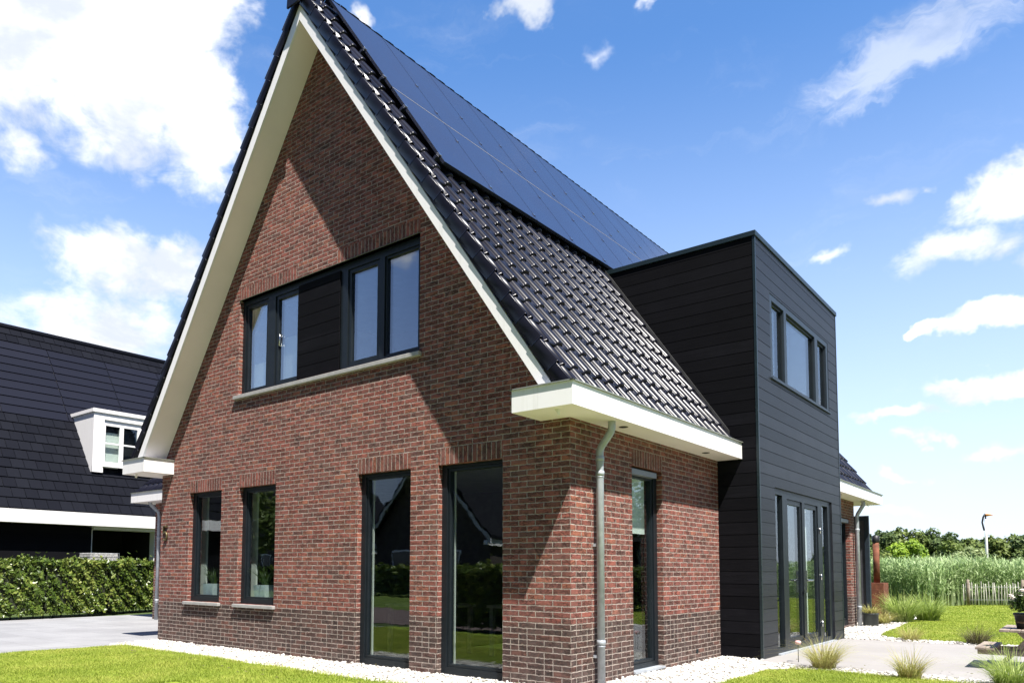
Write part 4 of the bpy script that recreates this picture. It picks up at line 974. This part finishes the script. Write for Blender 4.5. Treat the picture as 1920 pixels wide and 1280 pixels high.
lab = ['dark rounded tree just right of the rusty chimney', 'dark green tree second from the chimney in the tree line', 'olive green tree behind the bright small tree', 'tallest dark tree in the middle of the tree line', 'dark tree to the right of the tallest one', 'low dark tree left of the wind pole',
       'olive tree just left of the wind pole', 'olive tree directly right of the wind pole', 'dark tree above the right half of the paling fence', 'olive tree at the right edge of the picture', 'dark tree beyond the right edge of the view', 'olive tree beyond the right edge of the view', 'olive tree hidden behind the brick house rear corner', 'dark tree hidden behind the black extension', 'dark tree far right beyond the garden', 'olive tree far right beyond the garden']
for (x, y, h, wd_, k), l in zip(tr, lab): tree('tree', x, y, h*.94, wd_, TREE1 if k == 1 else TREE2, l, group=G_)
# under-storey that closes the foot of the wood
tree('small_tree', -4.9, 50, 3.55, 2.5, TREE3, 'bright yellow green small tree rising above the reeds', 3000, .16)
tree('willow_bush', -1.45, 50, 2.95, 2.1, TREE4, 'pale grey green willow bush above the reeds', 2200, .16, cat='bush')
tree('dark_bush', -.55, 52, 2.55, 1.3, TREE1, 'small dark bush at the foot of the wind pole', 1200, .14, cat='bush')
def scrub(box, n, h, leaf, m_, label):
    x = rng.uniform(box[0], box[1], n); y = rng.uniform(box[2], box[3], n); top = h*(.75+.25*np.sin(x*.9)+.12*np.sin(x*2.3+1))
    z = top*rng.uniform(0, 1, n)**.6; cs = np.stack([x, y, z], -1)
    nrm = rng.normal(size=(n, 3)); nrm[:, 2] += .5; nrm /= np.linalg.norm(nrm, axis=1, keepdims=True); t_ = np.cross(nrm, rng.normal(size=(n, 3))); t_ /= np.linalg.norm(t_, axis=1, keepdims=True); b_ = np.cross(nrm, t_)
    s_ = leaf*rng.uniform(.6, 1.3, (n, 1)); V_ = np.stack([cs-t_*s_, cs+b_*s_*.5-nrm*s_*.2, cs+t_*s_, cs-b_*s_*.5-nrm*s_*.2], 1)
    tag(raw('scrub', V_.reshape(-1, 3), (np.arange(n)*4)[:, None]+np.arange(4), m_), label, 'scrub', kind='stuff')
scrub((-22, 18, 70, 76), 15000, 3.6, .28, TREE2, 'low mixed scrub filling the foot of the tree line')

# ------------------------------------------------------------------ wind pole
wp = thing('wind_pole', (-1.62, 60, 0), 'slim white pole with orange pennant and hanging dark windsock', 'pole')
mb = MB(); mb.tube([(-1.62, 60, 0), (-1.6, 60, 3.6), (-1.58, 60, 5.55)], [.12, .09, .03], 10); mb.build('pole', WHITE, wp)
mb = MB(); mb.tube([(-1.62, 60, 5.50), (-1.72, 60, 5.3), (-1.80, 60, 4.9), (-1.74, 60, 4.55), (-1.70, 60, 4.30)], [.05, .06, .055, .06, .05], 8); mb.tube([(-1.60, 60, 5.55), (-1.58, 60, 5.2), (-1.62, 60, 4.9)], [.04, .05, .03], 8); mb.build('windsock', BLK, wp)
mb = MB(); mb.tube([(-1.56, 60, 5.42), (-1.3, 60, 5.43), (-1.12, 60, 5.40)], [.10, .06, .012], 8); mb.build('pennant', ORANGE, wp)

# ------------------------------------------------------------------ beech hedge and gabion
def hedge(pth, th, h, n, label, name='beech_hedge', size=.042, z0=.10):
    o_ = thing(name, (*pth[0], 0), label, 'hedge')
    segs = [(Vector(a), Vector(b)) for a, b in zip(pth[:-1], pth[1:])]; Ls = [(b-a).length for a, b in segs]; tot = sum(Ls)
    core = MB(); C_, N_ = [], []
    for (a, b), l in zip(segs, Ls):
        t_ = (b-a).normalized(); nn_ = Vector((t_.y, -t_.x)); m_ = th/2-.09
        core.prism([tuple(a+nn_*m_+t_*.05), tuple(b+nn_*m_-t_*.05), tuple(b-nn_*m_-t_*.05), tuple(a-nn_*m_+t_*.05)], lambda p, q: (p[0], p[1], q), .18, h-.10)
        k = int(n*l/tot); s_ = rng.uniform(0, l, k); ang = rng.uniform(0, 1, k)
        # sample perimeter: front, back, top
        per = np.array([h, h, th]); per /= per.sum(); wch = rng.choice(3, k, p=per); q = rng.uniform(0, 1, k); dep = np.abs(rng.normal(0, .05, k))
        lump = .05*np.sin(s_*5.3+1+q*3)+.04*np.sin(s_*13+q*19)+.03*np.sin(s_*31+q*11)
        off_ = np.where(wch == 0, th/2-dep+lump, np.where(wch == 1, -th/2+dep-lump, (q-.5)*th)); z_ = np.where(wch == 2, h-dep+lump+np.where(rng.uniform(0, 1, k) < .08, rng.exponential(.05, k), 0), z0+q*(h-z0))
        base_ = np.array([[a.x, a.y]])+np.outer(s_, [t_.x, t_.y])+np.outer(off_, [nn_.x, nn_.y])
        C_.append(np.column_stack([base_, z_])); N_.append(np.column_stack([np.outer(np.where(wch == 0, 1, np.where(wch == 1, -1, 0)), [nn_.x, nn_.y]), np.where(wch == 2, 1., .25)]))
    for e, sg in ((0, -1), (-1, 1)):
        a, b = segs[e]; t_ = (b-a).normalized(); nn_ = Vector((t_.y, -t_.x)); k = int(n*th/tot); p0 = a if e == 0 else b
        off_ = rng.uniform(-th/2, th/2, k); z_ = rng.uniform(z0, h, k); dep = np.abs(rng.normal(0, .05, k))
        base_ = np.array([[p0.x, p0.y]])+np.outer(sg*(-dep), [t_.x, t_.y])+np.outer(off_, [nn_.x, nn_.y]); C_.append(np.column_stack([base_, z_])); N_.append(np.tile([sg*t_.x, sg*t_.y, .2], (k, 1)))
    core.build('branches', HEDGEC, o_)
    c_ = np.vstack(C_); nrm = np.vstack(N_)+rng.normal(0, .55, c_.shape); n = len(c_); nrm /= np.linalg.norm(nrm, axis=1, keepdims=True)
    t_ = np.cross(nrm, rng.normal(size=(n, 3))); t_ /= np.linalg.norm(t_, axis=1, keepdims=True); b_ = np.cross(nrm, t_); s_ = size*rng.uniform(.6, 1.25, (n, 1))
    V_ = np.stack([c_-t_*s_, c_+b_*s_*.62-nrm*s_*.22, c_+t_*s_, c_-b_*s_*.62-nrm*s_*.22], 1)
    raw('foliage', V_.reshape(-1, 3), (np.arange(n)*4)[:, None]+np.arange(4), HEDGEL, o_)
    mb = MB()
    for (a, b), l in zip(segs, Ls):
        for i in range(int(l/.25)):
            p = a.lerp(b, (i+.5)/(l/.25)); mb.tube([(p.x+random.uniform(-.05, .05), p.y, 0), (p.x, p.y, .3)], .014, 5)
    mb.build('stem', BARK, o_)
    return o_
hedge([(-15.95, -5.0), (-15.85, 1.0), (-16.25, 2.7), (-16.9, 4.2), (-17.3, 6.0)], .62, 1.43, 34000, 'clipped beech hedge between the pale drive and the dark roofed house', size=.056)
gb = thing('gabion', (-17.6, 3.1, 0), 'wire basket gabion of pale stones standing behind the beech hedge', 'gabion')
mb = MB(); mb.box(-17.9, -17.2, 2.82, 3.6, 0, 1.66); mb.build('stones', GABI, gb, .02)
mb = MB()
for z_ in np.arange(.06, 1.68, .1): mb.box(-17.195, -17.19, 2.8, 3.62, z_, z_+.006); mb.box(-17.9, -17.2, 2.812, 2.817, z_, z_+.006)
for y_ in np.arange(2.82, 3.62, .1): mb.box(-17.195, -17.19, y_, y_+.006, 0, 1.67)
mb.build('wire_mesh', ZINC, gb)

# ------------------------------------------------------------------ house on the left
nb = thing('dark_roofed_house', (-22, 3, 0), 'neighbouring house with long dark tiled roof, white dormer and black open carport', 'house')
X0, Z0, XR, ZR = -19.35, 2.92, -24.18, 9.45; mN = (ZR-Z0)/(X0-XR); aN = math.atan(mN); cN, sN = math.cos(aN), math.sin(aN); LN = (ZR-Z0)/sN
nc = 21; chN = LN/nc; V = []; Q = []; n = 0; YN0, YN1 = -9., 13.
pvrow = int(((6.06-Z0)/sN)/chN+.5); tw_ = .36
def nbz(v, h): return (X0-v*cN+h*sN, Z0+v*sN+h*cN)
Vp, Qp, npv = [], [], 0; Vt, Qt, nt = [], [], 0
for r_ in range(nc):
    pv_ = pvrow <= r_ < nc-2
    y = YN0-(0 if pv_ else (r_ % 2)*tw_/2); step = 2.02 if pv_ else tw_
    if pv_: y = 3.95-2.02*7
    while y < YN1:
        g_ = .010 if pv_ else .006; j = 0 if pv_ else random.uniform(-.004, .004)
        pts = []
        for (v, h) in ((r_*chN, .0), (r_*chN, .036+j), ((r_+1)*chN+.03, .004)):
            for yy_ in (y+g_, y+step-g_): xx, zz = nbz(v, h+.03); pts.append((xx, yy_, zz))
        tgt, q_, c_ = (Vp, Qp, npv) if pv_ else (V, Q, n) if r_ < nc-2 else (Vt, Qt, nt)
        tgt += pts; q_ += [[c_, c_+1, c_+3, c_+2], [c_+2, c_+3, c_+5, c_+4]]
        if pv_: npv += 6
        elif r_ < nc-2: n += 6
        else: nt += 6
        y += step
raw('roof_tiles', V, np.array(Q), SLATE, nb); raw('roof_tiles', Vt, np.array(Qt), SLATE, nb)['label'] = 'top courses of flat tiles below the ridge'; raw('solar_roof_sheets', Vp, np.array(Qp), SLATEPV, nb)
mb = MB(); mb.prism([nbz(0, 0), nbz(LN, 0), (XR, ZR-.3), (X0-.05, Z0-.2)], lambda p, t: (p[0], t, p[1]), YN0, YN1); mb.prism([(XR, ZR), (2*XR-X0, Z0), (2*XR-X0, Z0-.3), (XR, ZR-.4)], lambda p, t: (p[0], t, p[1]), YN0, YN1); mb.build('roof_deck', BLK, nb)
mb = MB(); mb.tube([(XR, YN0, ZR+.03), (XR, YN1, ZR+.03)], .11, 12); mb.build('ridge', SLATE, nb)
mb = MB(); mb.box(X0-.30, X0+.10, YN0, YN1-.2, 2.535, Z0-.005); mb.build('eave_box', WHITE, nb)
for (a, b) in ((YN0, 3.93), (6.14, YN1-.4)):
    mb = MB(); mb.box(-20.0, -19.65, a, b, -.02, 2.50); mb.build('wall', CLAD, nb)
mb = MB(); mb.box(-28.8, -20.0, YN0+.5, YN0+.8, 0, 2.6); mb.box(-28.8, -28.5, YN0+.5, YN1-.5, 0, 2.9); mb.box(-28.8, -20, 6.2, 6.5, 0, 2.6); mb.box(-22.5, -22.3, -8, 6.3, 0, 2.6); mb.box(-28.5, -20.0, YN0+.5, YN1, 2.60, 2.66); mb.build('wall', simple('black_wall', (.015, .015, .016), .8), nb)
mb = MB(); mb.box(-20.05, -19.72, 3.93, 3.99, 0, 2.47); mb.build('post', WHITE, nb)
mb = MB(); mb.box(-20.02, -19.72, 6.02, 6.14, 0, 2.47); mb.build('post', WHITE, nb)
mb = MB(); mb.box(-20.02, -19.5, 3.93, 6.14, 2.44, 2.535); mb.build('lintel', WHITE, nb)
# gable triangles (brick)
mb = MB()
for y_ in (YN0+.3, YN1-.3): mb.poly([(X0-.3, y_, 0), (2*XR-X0+.3, y_, 0), (2*XR-X0+.3, y_, 2.9), (XR, y_, ZR-.2), (X0-.3, y_, 2.9)])
mb.build('gable', BR, nb)
# dormer
XD = -20.2; dy0, dy1 = 4.12, 6.62; zt_, zb_ = 6.24, 4.31
mb = MB(); xr_ = lambda z_: X0-(z_-Z0)/mN
mb.poly([(XD, dy0, zb_), (XD, dy0, zt_), (xr_(zt_), dy0, zt_), (xr_(zb_), dy0, zb_)]); mb.build('dormer_cheek', WHITE, nb); mb = MB(); mb.poly([(XD, dy1, zb_), (XD, dy1, zt_), (xr_(zt_), dy1, zt_), (xr_(zb_), dy1, zb_)]); mb.build('dormer_cheek', WHITE, nb)
dw = (dy0+.34, dy1-.34, 4.56, 6.04); Pn = planeX(XD)
mb = MB(); wall(mb, Pn, dy0, dy1, 4.50, zt_, [dw], (), .06); mb.box(XD-.03, XD, dy0, dy0+.34, zb_, 4.50); mb.box(XD-.03, XD, dy1-.34, dy1, zb_, 4.50); mb.build('dormer_front', WHITE, nb)
mb = MB(); mb.box(-22.2, XD+.05, dy0-.05, dy1+.05, zt_, zt_+.115); mb.build('dormer_roof', WHITE, nb, .006)
lights = []
for k_ in range(3):
    a = dw[0]+.07+k_*.60; 
    for (c, d) in ((4.68, 5.26), (5.31, 5.86)): lights.append((a, a+.47, c, d, 0))
dwn = window(Pn, dw, lights, nb, 'window', WHITE, GLASS, d0=.05, gdepth=.02)
mb = MB(); mb.box(XD-.20, XD-.19, dw[0], dw[0]+.58, 4.5, 5.66); mb.build('blind', CURT, dwn)
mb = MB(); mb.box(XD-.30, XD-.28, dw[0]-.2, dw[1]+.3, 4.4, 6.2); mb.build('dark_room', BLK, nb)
mb = MB(); mb.box(XD-.02, XD+.05, dw[0]-.02, dw[1]+.02, 4.505, 4.558); mb.build('sill', WHITE, dwn)

# ------------------------------------------------------------------ the street side behind the camera (mirrored in the glass)
def gable_house(name, x0, x1, yf, depth, he, hr, label, wmat, ox=.4):
    o_ = thing(name, ((x0+x1)/2, yf, 0), label, 'house', 'houses across the street'); xc = (x0+x1)/2
    mb = MB(); mb.poly([(x0, yf, 0), (x1, yf, 0), (x1, yf, he), (xc, yf, hr), (x0, yf, he)]); mb.poly([(x0, yf, 0), (x0, yf-depth, 0), (x0, yf-depth, he), (x0, yf, he)]); mb.poly([(x1, yf, 0), (x1, yf-depth, 0), (x1, yf-depth, he), (x1, yf, he)]); mb.poly([(x0, yf-depth, 0), (x1, yf-depth, 0), (x1, yf-depth, he), (xc, yf-depth, hr), (x0, yf-depth, he)]); mb.build('wall', wmat, o_)
    s_ = (hr-he)/(xc-x0)
    for sg in (-1, 1):
        e = xc+sg*(xc-x0+ox); ze = he-s_*ox
        mb = MB(); mb.prism([(xc, hr+.12), (e, ze+.12), (e, ze+.30), (xc, hr+.32)][::sg], lambda p, t: (p[0], t, p[1]), yf-depth-.4, yf+.5); mb.build('roof', SLATE, o_)
        mb = MB(); mb.prism([(xc, hr-.12), (e, ze-.12), (e, ze+.12), (xc, hr+.12)][::sg], lambda p, t: (p[0], t, p[1]), yf+.44, yf+.50); mb.build('bargeboard', WHITE, o_)
        mb = MB(); mb.box(min(e-.1, e+.35*-sg), max(e-.1, e+.35*-sg), yf-depth, yf+.55, ze-.15, ze+.08); mb.build('eave_box', WHITE, o_)
    for (a, b, c, d) in ((xc-2.6, xc-1.2, .9, 2.3), (xc+1.0, xc+2.2, .1, 2.3), (xc-.8, xc+.8, 3.9, 5.0)):
        mb = MB(); mb.box(a, b, yf, yf+.05, c, d); fr = mb.build('window', WHITE, o_)
        mb = MB(); mb.box(a+.09, b-.09, yf+.05, yf+.056, c+.09, d-.09); mb.build('glass', simple('dark_window_glass', (.02, .03, .04), .08), fr)
    return o_
DW = simple('dark_brick', (.055, .042, .038), .9, namt=.3, nscale=5)
gable_house('dark_gabled_house', -27.1, -18.9, -23, 12, 3.1, 7.6, 'dark gabled house across the street mirrored in the tall windows', DW)
gable_house('dark_gabled_house', -49, -40, -27, 12, 3.1, 7.8, 'second gabled house further along the street', DW)
gable_house('dark_gabled_house', -8, 1, -26, 12, 3.1, 7.8, 'gabled house across the street to the right', DW)
hedge([(-6.3, -5.15), (-1.6, -5.15)], .5, 1.25, 16000, 'low hedge along the street mirrored in the tallest window', 'garden_hedge', .05)
hedge([(-40, -19.5), (-8, -19.0)], .9, 1.35, 16000, 'long hedge before the houses across the street', 'street_hedge', .11)
sheet('verge', [(-60, -20), (30, -20), (30, -10.2), (-60, -10.2)], .003, ground_mat('rough_verge', (.06, .10, .018), (.11, .15, .025), 1.2))
for i, (x, y, h, wd_) in enumerate(((-33, -19, 6.5, 5), (-13.5, -21, 5.5, 4.5), (-38, -17, 6, 5))):
    tree('street_tree', x, y, h, wd_, TREE2, ['leafy street tree beyond the dark gabled house', 'leafy street tree between two gabled houses', 'leafy street tree furthest along the street'][i], 1500, .24)
# right-hand garden seen only as reflections
sh = thing('garden_shed', (9.2, 22, 0), 'dark boarded garden shed mirrored in the glazed doors', 'shed')
mb = MB(); mb.box(8.0, 11.0, 18, 26, 0, 2.25); mb.build('wall', CLAD, sh)
mb = MB()
for i in range(40): mb.box(7.955, 7.995, 18.02+i*.2, 18.16+i*.2, 0, 2.2)
mb.build('boards', simple('grey_boards', (.07, .08, .08), .8), sh); mb = MB(); mb.box(7.8, 11.2, 17.8, 26.2, 2.25, 2.42); mb.build('roof', BLK, sh)
tree('garden_tree', 12.5, 27, 6.0, 4.5, TREE1, 'dark garden tree behind the shed', 1800, .2); tree('garden_tree', 13.5, 16, 5.2, 4, TREE2, 'olive garden tree beside the shed', 1800, .2)
hedge([(6.5, 10.5), (6.7, 17.5)], .5, 1.3, 9000, 'low hedge beside the back lawn', 'garden_hedge', .055)
